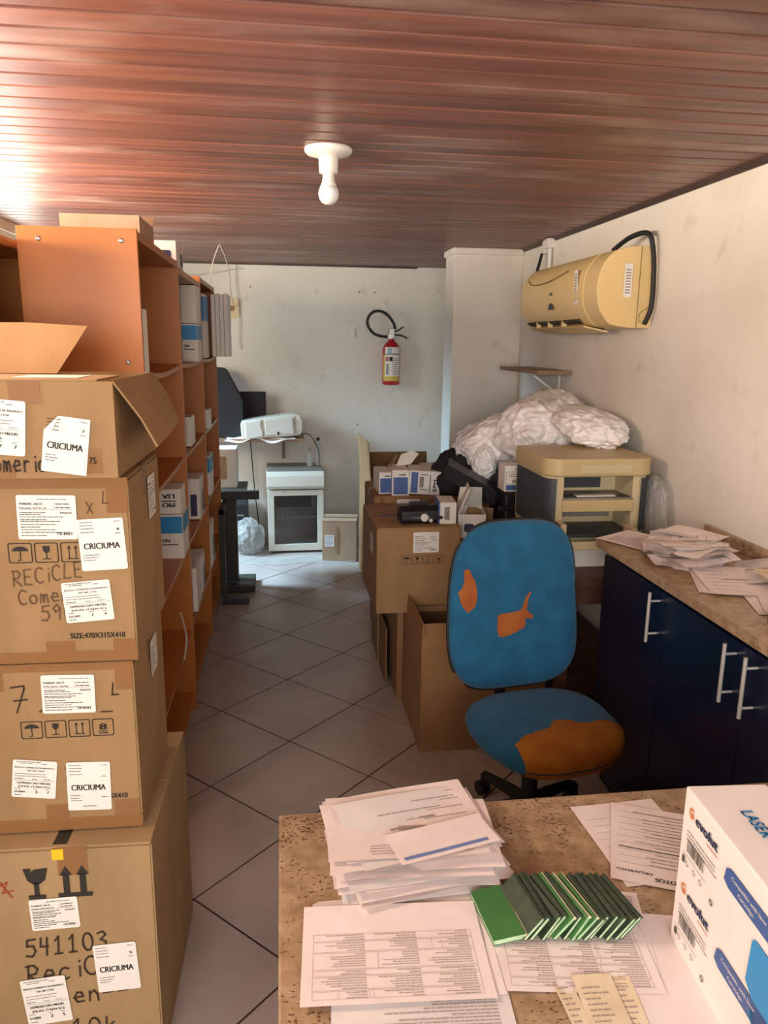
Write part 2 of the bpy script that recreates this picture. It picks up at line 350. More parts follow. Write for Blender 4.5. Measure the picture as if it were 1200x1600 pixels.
# ------------------------------------------------------------------ room shell
XL, XR, YF, YB, ZC = -1.45, 1.615, -1.6, 6.6, 2.315
def clip(pl, x0, x1, y0, y1):
    for ax, lim, sg in ((0, x0, 1), (0, x1, -1), (1, y0, 1), (1, y1, -1)):
        out = []
        for i in range(len(pl)):
            a, b = pl[i-1], pl[i]; da, db = (a[ax]-lim)*sg, (b[ax]-lim)*sg
            if (da >= 0) != (db >= 0):
                t = da/(da-db); out.append((a[0]+(b[0]-a[0])*t, a[1]+(b[1]-a[1])*t))
            if db >= 0: out.append(b)
        pl = out
        if len(pl) < 3: return []
    return pl
fl = struct(B('floor', GROUT, None, XL, XR, YF, YB, -.12, -.003))
D = .623; hw = D/2-.006
rt = rad(.32)
for iu in range(-9, 9):
    for iv in range(-17, 14):
        u, v = iu*.5, iv*.5
        if (iu+iv) % 2: continue
        cx, cy = .0094+D*(cos(rt)*u-sin(rt)*v), 3.046+D*(sin(rt)*u+cos(rt)*v)
        # lattice points (u,v) with u+v integer are tile corners; tile centres lie half a diagonal to the side
        cx += D*.5
        pl = [(cx+hw*a, cy+hw*b) for a, b in ((1, 0), (0, 1), (-1, 0), (0, -1))]
        pl = clip(pl, XL, XR, YF, YB)
        if len(pl) >= 3: G().prism(pl, -.006, 0, 'Z').build('tile', MT, fl)
ce = struct(B('ceiling', MOLD, None, XL, XR, YF, YB, ZC+.012, ZC+.1))
pw = .0982; k0 = int((YF-1.705)/pw)-1
pm = G().prism([(0.003, .012), (.002, .008), (.006, 0), (pw-.010, 0), (pw-.006, .008), (pw-.003, .012)], XL, XR, 'X').mesh('plank', MP)
k = k0
while 1.705+k*pw < YB-.02:
    y = 1.705+k*pw
    if y > YF: link('plank', pm, ce, loc=(0, y, ZC))
    k += 1
struct(B('wall_back', MW, None, XL-.1, XR+.1, YB, YB+.1, 0, ZC+.1))
struct(B('wall_right', MW, None, XR, XR+.1, YF, YB, 0, ZC+.1))
wl = G()
for y0, y1, z0, z1 in ((YF, 1.05, 0, ZC+.1), (1.05, 3.95, 0, 1.25), (1.05, 3.95, 2.26, ZC+.1), (3.95, 4.1, 0, ZC+.1), (4.1, 5.3, 0, 1.25), (4.1, 5.3, 2.26, ZC+.1), (5.3, 5.35, 0, ZC+.1), (5.35, 6.35, 2.15, ZC+.1), (6.35, YB, 0, ZC+.1)):
    wl.box(XL-.1, XL, y0, y1, z0, z1)
struct(wl.build('wall_left', MW))
wf = G()
for x0, x1, z0, z1 in ((XL, -1.35, 0, ZC+.1), (-1.35, .7, 2.28, ZC+.1), (-1.35, .7, 0, 1.05), (.7, XR, 0, ZC+.1)): wf.box(x0, x1, YF-.1, YF, z0, z1)
struct(wf.build('wall_front', MW))
pil = struct(B('wall_pillar', MW, None, 1.145, XR, 5.15, 5.42, 0, ZC, bevel=.004))
G().box(1.13, XR, 5.135, 5.43, ZC-.045, ZC).build('cornice', MW, pil, bevel=.01)
struct(G().prism([(XR-.022, ZC), (XR, ZC), (XR, ZC-.02), (XR-.008, ZC-.02)], YF, 5.135).build('trim_1', MOLD))
struct(B('trim_2', MOLD, None, XL, 1.145, YB-.02, YB, ZC-.012, ZC))
wfm = G()
for y0, y1, z0, z1 in ((1.05, 1.11, 1.25, 2.26), (3.89, 3.95, 1.25, 2.26), (2.47, 2.53, 1.25, 2.26), (1.05, 3.95, 1.25, 1.31), (1.05, 3.95, 2.2, 2.26)): wfm.box(XL-.08, XL-.02, y0, y1, z0, z1)
struct(wfm.build('window_1', WHITEP))
wfm = G()
for y0, y1, z0, z1 in ((4.1, 4.15, 1.25, 2.26), (5.25, 5.3, 1.25, 2.26), (4.1, 5.3, 1.25, 1.3), (4.1, 5.3, 2.21, 2.26)): wfm.box(XL-.06, XL-.02, y0, y1, z0, z1)
struct(wfm.build('window_2', WHITEP))
# small marks on the walls: nails and plugs
for n, (x, z) in enumerate([(.66, 2.11), (.79, 2.105), (-.24, 2.13), (.65, 1.0)]):
    tag(G().lathe([(.004, 0), (.006, .004), (.003, .012)], 8).build('nail', RUB, None, mw=frame((x, YB, z), (1, 0, 0), (0, 0, 1))),
        ['dark nail in rear wall, upper left of the extinguisher hose', 'dark nail in rear wall straight above the extinguisher', 'dark nail high in rear wall near the hanging wires', 'dark nail in rear wall above the tall open carton'][n], 'nail')

# ------------------------------------------------------------------ bookcases
def bookcase(label, x0, x1, y0, y1, H, levels, mside, sag=0, mids=()):
    t = thing('bookcase', label, 'bookcase', ((x0+x1)/2, (y0+y1)/2, 0))
    hx, hy, th = (x1-x0)/2, (y1-y0)/2, .018
    for s in (-1, 1): B('side_panel', mside, t, -hx, hx, *( (-hy, -hy+th) if s < 0 else (hy-th, hy)), 0, H, bevel=.001)
    B('top_panel', mside, t, -hx, hx, -hy+th, hy-th, H-.03, H-.005, bevel=.001)
    B('back_panel', MDFD, t, -hx, -hx+.006, -hy+th, hy-th, 0, H-.03)
    for i, z in enumerate(levels):
        s = sag if i == 0 else .006
        def fz(u): return z - s*4*u*(1-u)
        g = G(); n = 12
        g.grid(lambda u, v: (-hx+.006+v*(2*hx-.012), -hy+th+u*(2*hy-2*th), fz(u)), n, 1)
        g.grid(lambda u, v: (-hx+.006+v*(2*hx-.012), -hy+th+u*(2*hy-2*th), fz(u)-.018), n, 1)
        g.grid(lambda u, v: (hx-.006, -hy+th+u*(2*hy-2*th), fz(u)-.018*v), n, 1)
        g.build('shelf_board', mside, t)
    return t
b1 = bookcase('tall brown melamine bookcase whose broad side panel faces the room, nearest the cartons', -.762, -.42, 2.47, 3.40, 2.02, (1.60, 1.20, .80, .40, .09), MDF, .018)
for x, z in ((-.11, 1.985), (.125, 1.985), (.125, 1.63)):
    G().lathe([(.007, 0), (.007, .002), (.005, .003), (.0035, .001)], 14).build('screw', SCREW, b1, mw=frame((x, -.465, z), (1, 0, 0), (0, 0, 1)))
b2 = bookcase('brown bookcase in the middle of the row, holding the upright toner cartons', -.762, -.42, 3.402, 4.30, 2.0, (1.60, 1.20, .80, .40, .09), MDF, .01)
b3 = bookcase('brown bookcase at the far end of the row, next to the dark steel desk', -.762, -.42, 4.302, 5.20, 2.03, (1.60, 1.20, .80, .40, .09), MDF, .01)
bookcase('brown bookcase at the far left edge, standing behind the first one', -1.14, -.785, 2.14, 2.86, 1.99, (1.6, 1.2, .8, .4, .09), MDF)

# ------------------------------------------------------------------ cardboard boxes
def closed_box(t, w, d, h, m, seed=0, tape=True, bulge=.004):
    """body with two top flaps, edge bevel and slightly uneven faces, local base at z=0"""
    bm = bmesh.new(); bmesh.ops.create_cube(bm, size=1)
    for v in bm.verts: v.co = Vector((v.co.x*w, v.co.y*d, (v.co.z+.5)*(h-.004)))
    bmesh.ops.bevel(bm, geom=bm.edges[:], offset=.004, segments=2, affect='EDGES')
    bmesh.ops.subdivide_edges(bm, edges=[e for e in bm.edges if e.calc_length() > .1], cuts=7, use_grid_fill=True)
    for v in bm.verts:
        p = v.co; e = (1-abs(2*p.x/w)**4)*(1-abs(2*(p.z/h-.5))**4) if abs(p.y) > d*.49 else (1-abs(2*p.y/d)**4)*(1-abs(2*(p.z/h-.5))**4)
        dirv = Vector((0, 1 if p.y > 0 else -1, 0)) if abs(p.y) > d*.49 else Vector((1 if p.x > 0 else -1, 0, 0))
        if .004 < p.z < h-.01: v.co = p + dirv*bulge*max(e, 0)*noise.noise(p*6+Vector((seed*7.1, 0, 0)))*0.35 
    me = bpy.data.meshes.new('body'); bm.to_mesh(me); bm.free(); me.materials.append(m)
    link('body', me, t)
    for s in (-1, 1):
        B('flap', m, t, -w/2+.001, w/2-.001, *sorted((s*d/2-s*.001, s*.0015)), h-.004, h, bevel=.0012)
    if tape:
        B('tape', TAPE, t, -w/2-.0008, w/2+.0008, -.024, .024, h, h+.0006)
        for s in (-1, 1): B('tape', TAPE, t, *sorted((s*(w/2+.0002), s*(w/2+.0010))), -.024, .024, h-.07, h+.0006)
def face(w, d, h, side='front'):
    """matrix of a face: local x right, y up, origin at the lower left corner seen from outside"""
    if side == 'front': return frame((-w/2, -d/2-.0012, 0), (1, 0, 0), (0, 0, 1))
    if side == 'right': return frame((w/2+.0012, -d/2, 0), (0, 1, 0), (0, 0, 1))
    if side == 'left': return frame((-w/2-.0012, d/2, 0), (0, -1, 0), (0, 0, 1))
    if side == 'top': return frame((-w/2, -d/2, h+.0006), (1, 0, 0), (0, 1, 0))
def sticker(t, fm, x, y, w, h, rot, kind, data=None, curl=0):
    """x,y: centre on the face"""
    m = fm @ T(x, y, .0018) @ rotm(rot) @ T(-w/2, -h/2)
    if curl:
        g = G(); pts = [(0, 0), (w, 0), (w, h), (w*.3, h), (0, h*.72)]; g.add([(a, b, .0) for a, b in pts], [tuple(range(5))])
        g.add([(w*.3, h, .0005), (0, h*.72, .0005), (w*.22, h*.76, .008)], [(0, 1, 2)])
        o = g.build('shipping_label', STK, t, mw=m)
    else: o = G().prism(rrect(0, 0, w, h, .004, 2), 0, .0003, 'Z').build('shipping_label', STK, t, mw=m)
    g = G(); r = random.Random(hash(kind) % 99 + len(str(data)))
    q = .0008
    if kind == 'city':
        num, extra = data
        text(g, 'CRICIUMA', w*.1, h*.42, h*.12, w*.78, .012, q)
        for yy in (.93, .87, .81, .74): greek(g, w*.06, h*yy, w*.3, .0014, r)
        greek(g, w*.8, h*.93, w*.14, .0014, r); greek(g, w*.8, h*.7, w*.12, .0014, r)
        text(g, num, w*.83, h*.76, h*.055, w*.07, .015, q)
        for yy in (.30, .25, .20): greek(g, w*.07, h*yy, w*r.uniform(.2, .35), .0014, r)
        if extra:
            greek(g, w*.78, h*.27, w*.14, .0014, r); greek(g, w*.35, h*.08, w*.3, .0016, r)
    elif kind == 'carrier':
        a, b, c, l3 = data
        greek(g, w*.08, h*.95, w*.6, .0014, r); greek(g, w*.15, h*.91, w*.3, .0014, r); greek(g, w*.65, h*.91, w*.12, .0014, r)
        text(g, 'RECICLE COMERCIO DE INSUMOS E', w*.05, h*.79, h*.036, w*.9, .02, q)
        text(g, 'SUP. INF. LTDA', w*.33, h*.71, h*.036, w*.38, .02, q)
        for yy in (.63, .57): greek(g, w*.06, h*yy, w*.75, .0012, r)
        greek(g, w*.06, h*.50, w*.2, .0016, r); greek(g, w*.45, h*.5, w*.12, .0012, r); greek(g, w*.7, h*.5, w*.16, .0012, r)
        bar(g, w*.04, h*.465, w*.92, .0006)
        text(g, 'EXPRESSO SÃO MIGUEL', w*.12, h*.37, h*.05, w*.76, .03, q)
        text(g, l3, w*(.5-.04*len(l3)/2), h*.28, h*.045, w*.04*len(l3), .03, q)
        greek(g, w*.06, h*.23, w*.14, .0012, r); greek(g, w*.5, h*.23, w*.08, .0012, r); greek(g, w*.76, h*.23, w*.1, .0012, r)
        text(g, a, w*.06, h*.13, h*.05, w*.24, .035, q); text(g, b, w*.53, h*.13, h*.065, w*.05, .02, q); text(g, c, w*.8, h*.13, h*.065, w*.05, .02, q)
        greek(g, w*.06, h*.06, w*.15, .0016, r)
    else:
        l1, l2 = data
        greek(g, w*.35, h*.9, w*.55, .0014, r)
        text(g, l1, w*.05, h*.78, h*.05, w*.38, .03, q); text(g, l2, w*.05, h*.69, h*.04, w*.45, .03, q)
        greek(g, w*.65, h*.79, w*.25, .002, r); greek(g, w*.65, h*.71, w*.25, .002, r)
        bar(g, w*.04, h*.67, w*.9, .0005)
        text(g, 'EVOLUT', w*.73, h*.58, h*.05, w*.2, .03, q)
        for yy in (.60, .56, .50, .44, .40, .33, .27, .21, .15, .08): greek(g, w*.05, h*yy, w*r.uniform(.3, .85), .0016, r)
        barcode(g, w*.66, h*.1, w*.26, h*.07, 3)
        bar(g, w*.62, h*.84, .0005, -h*.17)
    g.build('print', INK, o)['kind'] = 'stuff'
    return o
def words(t, fm, m, *ws):
    for a in ws:
        g = G(); pen(g, *a); g.build('handwritten_word', m, t, mw=fm @ T(0, 0, .0002))
def print_on(t, fm, fn, m, name='print'):
    g = G(); fn(g); o = g.build(name, m, t, mw=fm @ T(0, 0, .0002))
    if name in ('print', 'small_print'): o['kind'] = 'stuff'
    return o
def tape_patch(t, fm, x0, x1, y0, y1): 
    G().box(x0, x1, y0, y1, 0, .0004).build('tape', TAPE, t, mw=fm)

# --- the stack of four cartons on the left, bottom to top
# bottom carton
w, d, h = .52, .50, .60
t = thing('cardboard_box', 'large pale cardboard carton on the floor, marked 541103, bottom of the left stack', 'box', (-.30-w/2, 1.565+d/2, 0), rad(-1.5))
closed_box(t, w, d, h, CARD2, 1, False); F = face(w, d, h)
def f(g):
    x, y = .24, .473; s = .05   # solid broken glass
    poly(g, [(x, y+s*1.55), (x+.008, y+s*.95), (x+.02, y+s*.75), (x+.034, y+s*.75), (x+.046, y+s*.95), (x+.053, y+s*1.55), (x+.024, y+s*1.5), (x+.014, y+s*1.35), (x+.018, y+s*1.55)])
    bar(g, x+.021, y+.008, .011, .036); bar(g, x+.008, y, .037, .01)
    for a in (.317, .353):
        bar(g, a+.007, y+.01, .014, .05); poly(g, [(a, y+.056), (a+.028, y+.056), (a+.014, y+.08)])
    bar(g, .312, y, .074, .011)
print_on(t, F, f, INK, 'handling_marks')
words(t, F, MARK, ('541103', .228, .322, .046, .0045, .0315, .06,), ('ReciCL', .225, .248, .05, .0045, .036, .12,), ('omen--', .255, .185, .045, .0045, .034, .06,), ('-10k', .28, .098, .045, .0045, .036,))
print_on(t, F, lambda g: (ribbon(g, [(.19, .52), (.212, .48)], .003), ribbon(g, [(.185, .508), (.205, .52), (.193, .492), (.216, .498)], .003)), REDI, 'red_mark')
sticker(t, F, .30, .433, .105, .08, 2, 'product', ('PONDHC 164 23', 'Model: 078 073CA'))
sticker(t, F, .427, .28, .096, .128, 3, 'city', ('5', False))
sticker(t, F, .264, .202, .10, .125, 5, 'carrier', ('523009', '2', '5', '(FILIAL ITAJAI-SC)'))
tape_patch(t, F, .315, .38, .53, .60)
B('tape', PLUG, t, .045, .075, -d/2+.01, d/2-.05, h, h+.001)
B('yellow_tag', YEL, t, .045, .07, -d/2-.003, -d/2-.001, h-.03, h-.004)
# second carton
w, d, h = .47, .36, .405
t = thing('cardboard_box', 'brown carton with four framed handling icons and a handwritten 7, second from the floor', 'box', (-.33-w/2, 1.62+d/2, .605), rad(-1))
closed_box(t, w, d, h, CARD, 2); F0 = face(w, d, h); F = F0 @ T(-.005, -.023)
print_on(t, F, lambda g: [icon(g, k, .229+i*.0505, .255, .044) for i, k in enumerate(('umbrella', 'glass', 'arrows', 'eight'))], INK, 'handling_marks')
words(t, F, MARK, ('7.v', .215, .318, .062, .0038, .048,), ('L', .425, .35, .03, .0035,), ('u', .315, .17, .02, .003,), ('m', .315, .145, .02, .003,))
print_on(t, F, lambda g: ribbon(g, [(.40, .312), (.425, .312)], .003), MARK, 'pen_dash')
print_on(t, F, lambda g: text(g, 'SIZE:470X315X410', .33, .098, .0125, .115, .012), INK, 'size_mark')
sticker(t, F, .335, .358, .112, .09, -1, 'product', ('PONDHC 164 23', 'Model: 078'))
sticker(t, F, .247, .156, .094, .092, -7, 'carrier', ('523009', '3', '7', '(FILIAL ITAJAI-SC)'))
sticker(t, F, .363, .132, .095, .12, -1.5, 'city', ('', True))
tape_patch(t, F0, .0, w, .388, h); tape_patch(t, F0, .0, w, 0, .03); tape_patch(t, F0, .26, .31, .03, .065); tape_patch(t, F0, .41, .465, .03, .07); tape_patch(t, F0, .43, .466, .34, .388); tape_patch(t, F0, .0, .195, .345, .388)
FR = face(w, d, h, 'right'); sticker(t, FR, .22, .33, .08, .09, 0, 'product', ('PONDHC 164 23', 'Model'))
# third carton
h = .405
t = thing('cardboard_box', 'brown carton with RECICLE handwritten on its front, third from the floor', 'box', (-.318-w/2, 1.62+d/2, 1.014), rad(-1))
closed_box(t, w, d, h, CARD, 3); F0 = face(w, d, h); F = F0 @ T(0, -.022)
print_on(t, F, lambda g: [icon(g, k, .222+i*.0525, .248, .046) for i, k in enumerate(('umbrella', 'glass', 'arrows'))], INK, 'handling_marks')
words(t, F, MARKL, ('RECiCLE', .224, .196, .034, .003, .0225, .14,), ('Comenc', .232, .155, .032, .003, .022, .08,), ('590', .275, .118, .034, .003, .024, .08,), ('X', .384, .352, .024, .0028,), ('L', .416, .372, .026, .0028,))
print_on(t, F, lambda g: text(g, 'SIZE:470X315X410', .332, .076, .0125, .114, .012), INK, 'size_mark')
sticker(t, F, .305, .345, .118, .094, -1, 'product', ('PONDHC 164 23', 'Model: 073CA'))
sticker(t, F, .412, .285, .094, .112, 2.5, 'city', ('4', False))
sticker(t, F, .374, .16, .1, .09, 4, 'carrier', ('56289', '2', '4', '(FILIAL ITAJAI-SC)'))
tape_patch(t, F0, .0, w, .383, h); tape_patch(t, F0, 0, w, 0, .025); tape_patch(t, F0, .425, .468, .33, .383); tape_patch(t, F0, .28, .34, .025, .048); tape_patch(t, F0, .42, .468, .025, .05)
FR = face(w, d, h, 'right'); sticker(t, FR, .24, .32, .085, .1, 0, 'product', ('PONDHC 164 23', 'Model'))
# top carton, open
w, d, h = .50, .46, .195
t = thing('cardboard_box', 'open shallow carton with a torn flap hanging over, topmost of the left stack', 'box', (-.33-w/2, 1.60+d/2, 1.4215), rad(-1))
for n_, (a, b, c, e) in {'front': (-w/2, w/2, -d/2, -d/2+.004), 'rear': (-w/2, w/2, d/2-.004, d/2), 'l': (-w/2, -w/2+.004, -d/2+.004, d/2-.004), 'r': (w/2-.004, w/2, -d/2+.004, d/2-.004)}.items():
    B('side_wall', CARD, t, a, b, c, e, 0, h, bevel=.001)
B('bottom', CARD, t, -w/2+.004, w/2-.004, -d/2+.004, d/2-.004, 0, .004)
F0 = face(w, d, h); F = F0 @ T(0, -.02)
B('flap', CARD, t, -w/2, w/2-.03, -d/2, -.02, h, h+.004, bevel=.001)
FT = frame((-w/2, -d/2, h+.0045), (1, 0, 0), (0, 1, 0))
G().prism(rrect(.29, .05, .42, .17, .004, 2), 0, .0004, 'Z').build('address_label', STK, t, mw=FT)
# torn right flap swinging out and down
hm = frame((w/2-.002, -d/2, h), (0, 1, 0), (cos(rad(-60)), 0, sin(rad(-60))))
G().prism([(.0, 0), (.44, 0), (.455, .06), (.40, .135), (.20, .15), (.02, .155), (.035, .09)], -.004, 0, 'Z', hm).build('flap', CARD, t)
# raised flap at the left rear
hm = frame((-w/2, d/2-.1, h), (1, 0, 0), (.14, .25, .95))
G().prism([(.0, .0), (.29, .0), (.345, .118), (.20, .125), (.0, .122)], -.004, 0, 'Z', hm).build('flap', CARD3, t)
sticker(t, F, .275, .125, .105, .11, -5, 'carrier', ('11062', '7', '7', 'LTDA'))
sticker(t, F, .402, .088, .088, .115, -8, 'city', ('7', False), curl=1)
words(t, F, MARK, ('Comeric', .24, .035, .036, .004, .019,))
print_on(t, F, lambda g: text(g, '75', .445, .05, .014, .014, .01), INK, 'size_mark')
tape_patch(t, F0, .3, .36, .15, h); tape_patch(t, F0, .2, .3, .0, .03); tape_patch(t, F0, .43, .47, .01, .06)

def tone_box(label, loc, size, rz=0, style='phone', group=None, name='toner_box', rot=None):
    """white printed carton; printed on front (-y) and right (+x) faces"""
    w, d, h = size
    t = thing(name, label, 'box', loc, rz, group, rot)
    G().box(-w/2, w/2, -d/2, d/2, 0, h).build('body', WHITEP if style == 'plain' else STK, t, bevel=.0012)
    F = face(w, d, h); R = face(w, d, h, 'right')
    def pr(fm, W, kind, m):
        g = G()
        if kind == 'phone': poly(g, rrect(W*.55, h*.08, W*.86, h*.62, W*.06))
        elif kind == 'window': poly(g, rrect(W*.08, h*.05, W*.92, h*.72, W*.05))
        elif kind == 'upper': poly(g, rrect(W*.02, h*.58, W*.98, h*.96, W*.03))
        elif kind == 'band': poly(g, rrect(W*.06, h*.05, W*.94, h*.25, W*.02))
        elif kind == 'sidebar': poly(g, rrect(W*.06, h*.06, W*.28, h*.94, W*.02))
        g.build('print_patch', m, t, mw=fm)
    if style == 'phone': pr(F, w, 'phone', NAVYP); pr(R, d, 'phone', NAVYP)
    elif style == 'upper':
        pr(F, w, 'upper', BLUES); pr(R, d, 'upper', BLUES)
        print_on(t, F, lambda g: (text(g, 'TIN', w*.1, h*.38, h*.07, w*.35, .03), bar(g, w*.08, h*.31, w*.7, h*.025)), INK)
    elif style == 'window':
        pr(F, w, 'window', BLUEP); print_on(t, F, lambda g: text(g, 'evolut', w*.4, h*.79, h*.08, w*.4, .02), INK)
    elif style == 'caption':
        print_on(t, F, lambda g: (text(g, 'PIO', w*.75, h*.45, h*.18, w*.5, .03, rot=pi), text(g, 'LIA', w*.75, h*.8, h*.18, w*.5, .03, rot=pi), bar(g, w*.2, h*.5, w*.6, h*.04)), INK)
    elif style == 'label':
        pr(F, w, 'band', BLUEP); print_on(t, F, lambda g: (text(g, 'evolut', w*.4, h*.84, h*.07, w*.4, .02), ribbon(g, rrect(w*.06, h*.28, w*.94, h*.76, .003), .0015, closed=True), barcode(g, w*.3, h*.34, w*.4, h*.12), bar(g, w*.15, h*.66, w*.6, h*.02), bar(g, w*.15, h*.58, w*.5, h*.02)), INKG)
    elif style == 'wide':
        pr(F, w, 'sidebar', BLUEP); print_on(t, F, lambda g: (barcode(g, w*.33, h*.3, w*.14, h*.45), bar(g, w*.36, h*.83, w*.25, h*.03), bar(g, w*.36, h*.2, w*.25, h*.03), bar(g, w*.66, h*.1, w*.025, h*.75), text(g, 'EPM', w*.88, h*.15, h*.14, h*.5, .03, rot=pi/2)), INK)
    return t
# contents of the bookcases
k = 0
for i in range(2):
    for j in range(2):
        tone_box(['lower left of the four upright toner cartons on the top shelf', 'upper left of the four upright toner cartons on the top shelf', 'lower right of the four upright toner cartons on the top shelf', 'upper right of the four upright toner cartons on the top shelf'][k],
                 (-.535+i*.079, 4.15, 1.592+j*.188), (.077, .2, .186), 0, 'upper' if j == 0 else 'plain', 'toner cartons on the top shelf'); k += 1
tone_box('blue-topped white carton on the top shelf, beside the row of tall white slabs', (-.475, 4.7, 1.597), (.09, .2, .36), 0, 'upper')
for i in range(4):
    t = tag(B('white_carton', WHITEP, None, -.012, .012, -.14, .14, 0, .37+.006*(i % 2), bevel=.002), ['leftmost', 'second from the left', 'third from the left', 'rightmost'][i]+' of the tall thin white cartons sticking out of the top shelf', 'carton', 'thin white cartons on the top shelf')
    t.location = (-.405+i*.0255, 5.02, 1.60)
tone_box('white carton with two blue printed patches lying on top of the bookcases', (-.50, 3.52, 2.0), (.15, .22, .10), 0, 'phone')
t = thing('cardboard_box', 'low open tan carton lying on top of the nearest bookcase', 'box', (-.60, 2.98, 2.015))
for a, b, c, e in ((-.13, .13, -.15, -.146), (-.13, .13, .146, .15), (-.13, -.126, -.146, .146), (.126, .13, -.146, .146)): B('side_wall', CARDG, t, a, b, c, e, 0, .095)
B('bottom', CARDG, t, -.126, .126, -.146, .146, 0, .004)
G().prism([(-.13, 0), (.13, 0), (.125, .07), (-.12, .08)], -.004, 0, 'Z', frame((0, .15, .095), (1, 0, 0), (0, .75, .65))).build('flap', CARDG, t)
tag(B('white_folder', STK, None, -.005, .005, -.05, .05, 0, .2, bevel=.001), 'white folder leaning inside the nearest bookcase just behind its side panel', 'folder').location = (-.43, 2.552, 1.592)
tone_box('small white carton on the second shelf, hidden half behind the hanging flap', (-.47, 3.8, 1.2), (.08, .16, .14), 0, 'plain')
tone_box('squat white carton on the second shelf of the far bookcase', (-.46, 4.55, 1.2), (.09, .16, .11), 0, 'plain')
tone_box('white carton with a navy phone-shaped print on the third shelf', (-.475, 4.0, .80), (.105, .2, .21), 0, 'phone')
tone_box('white carton with a blue top panel and dark caption on the third shelf', (-.465, 4.62, .80), (.085, .2, .235), 0, 'upper')
tone_box('white carton with an upside-down caption lying on another carton on the third shelf', (-.475, 3.28, .987), (.10, .16, .105), 0, 'caption')
tone_box('white carton with a blue upper panel under the captioned one on the third shelf', (-.47, 3.28, .795), (.10, .18, .19), 0, 'upper')
tone_box('white carton with a phone-shaped print at the rear of the fourth shelf', (-.475, 4.5, .40), (.105, .2, .25), 0, 'phone')
tone_box('smaller white carton with a phone-shaped print at the front of the fourth shelf', (-.465, 3.98, .40), (.075, .16, .2), 0, 'phone')
tag(B('white_binder', STK, None, -.012, .012, -.1, .1, 0, .22, bevel=.002), 'thin white binder standing on the fourth shelf before the cartons', 'binder').location = (-.435, 3.72, .4)
tag(G().tube(smooth_path([(-.42, 3.0, .62), (-.415, 3.05, .55), (-.412, 3.08, .47), (-.42, 3.04, .40)]), .004, 6).build('white_strap', WIRE), 'white strap hanging out of the nearest bookcase', 'strap')

# ------------------------------------------------------------------ steel desk, rear shelf and what stands there
t = thing('steel_desk', 'dark steel desk with a C-shaped end frame at the end of the bookcases', 'desk', (-.455, 5.35, 0))
B('desk_top', STEEL, t, -.15, .20, -.1, .26, .66, .69, bevel=.003)
B('top_bracket', STEEL, t, -.2, .29, -.14, -.10, .63, .69, bevel=.004)
B('post', STEEL, t, .05, .135, -.15, -.07, .05, .63, bevel=.004)
B('foot', STEEL, t, .03, .25, -.26, .02, 0, .05, bevel=.006)
B('foot', STEEL, t, .05, .22, -.50, -.42, 0, .045, bevel=.006)
B('post', STEEL, t, .04, .075, -.48, -.445, .045, .63, bevel=.003)
B('beam', STEEL, t, .04, .075, -.48, -.10, .6, .63, bevel=.003)
t = tone_box('big white carton standing on the dark steel desk', (-.415, 5.46, .69), (.19, .22, .27), 0, 'plain')
G().prism(rrect(.03, .06, .12, .22, .01), 0, .001, 'Z').build('window_print', CARDG, t, mw=face(.19, .22, .27))
t = thing('wall_shelf', 'thin brown shelf board on the rear wall above the small fridge', 'shelf', (-.15, 6.4, .9))
B('board', WOODB, t, -.7, .33, -.19, .195, 0, .022, bevel=.002)
for x in (-.5, .16):
    B('bracket', FRT, t, x-.012, x+.012, .17, .198, -.19, 0); B('bracket', FRT, t, x-.012, x+.012, -.1, .17, -.012, 0)
t = thing('black_cover', 'tall black sloping plastic cover standing at the left end of the rear shelf', 'cover', (-.43, 6.36, .922))
G().prism([(-.19, 0), (.12, 0), (.12, .30), (.10, .34), (-.005, .545), (-.03, .56), (-.19, .575)], -.06, .06).build('panel', BLKM, t, bevel=.006)
t = thing('black_monitor', 'black rectangular monitor back behind the white printer on the rear shelf', 'monitor', (-.24, 6.46, .922))
B('back_shell', BLKM, t, -.12, .11, -.02, .03, .06, .365, bevel=.008); B('stand', BLKM, t, -.05, .05, -.03, .04, 0, .07, bevel=.005)
# white inkjet printer
t = thing('inkjet_printer', 'small off-white printer tilted on crumpled paper on the rear shelf', 'printer', (-.08, 6.33, .934), 0, None, (0, rad(-4), rad(4)))
G().prism([(-.235, .0), (.22, .0), (.245, .03), (.25, .12), (.235, .165), (.18, .175), (-.06, .165), (-.235, .15), (-.25, .12), (-.25, .02)], -.11, .11).build('body', FRW, t, bevel=.014, seg=3)
G().prism([(-.22, .012), (-.085, .012), (-.075, .05), (-.09, .1), (-.08, .152), (-.22, .145)], -.125, -.108).build('side_cover', WHITEP, t, bevel=.008)
B('front_panel', FRW, t, -.06, .17, -.122, -.108, .02, .15, bevel=.006)
B('button', RUB, t, .035, .05, -.126, -.121, .022, .045)
B('groove', GREYP, t, .185, .19, -.1115, -.105, .02, .16)
tag(G().grid(lambda u, v: (-.46+.55*u+.02*sin(v*9), 6.185+.25*v, .9235+.006*(1+sin(u*17+v*6)) - (.035*(1-v*4) if v < .25 else 0)*(.5+.5*sin(u*11))), 24, 8).build('paper_sheet', PAPER, None, smooth=True), 'crumpled white sheet lying under the printer on the rear shelf', 'paper')
tag(G().tube(smooth_path([(.15, 6.3, .955), (.22, 6.28, .95), (.27, 6.29, .88), (.30, 6.3, .80), (.30, 6.3, .70)]), .004, 6).build('power_cord', RUB), 'black cord looping from the small printer down to the fridge top', 'cord')
tag(G().tube(smooth_path([(-.27, 6.55, .89), (-.26, 6.56, .7), (-.24, 6.55, .4), (-.215, 6.52, .17), (-.2, 6.45, .012)]), .005, 6).build('power_cord', RUB), 'black cord hanging down the rear wall left of the fridge', 'cord')
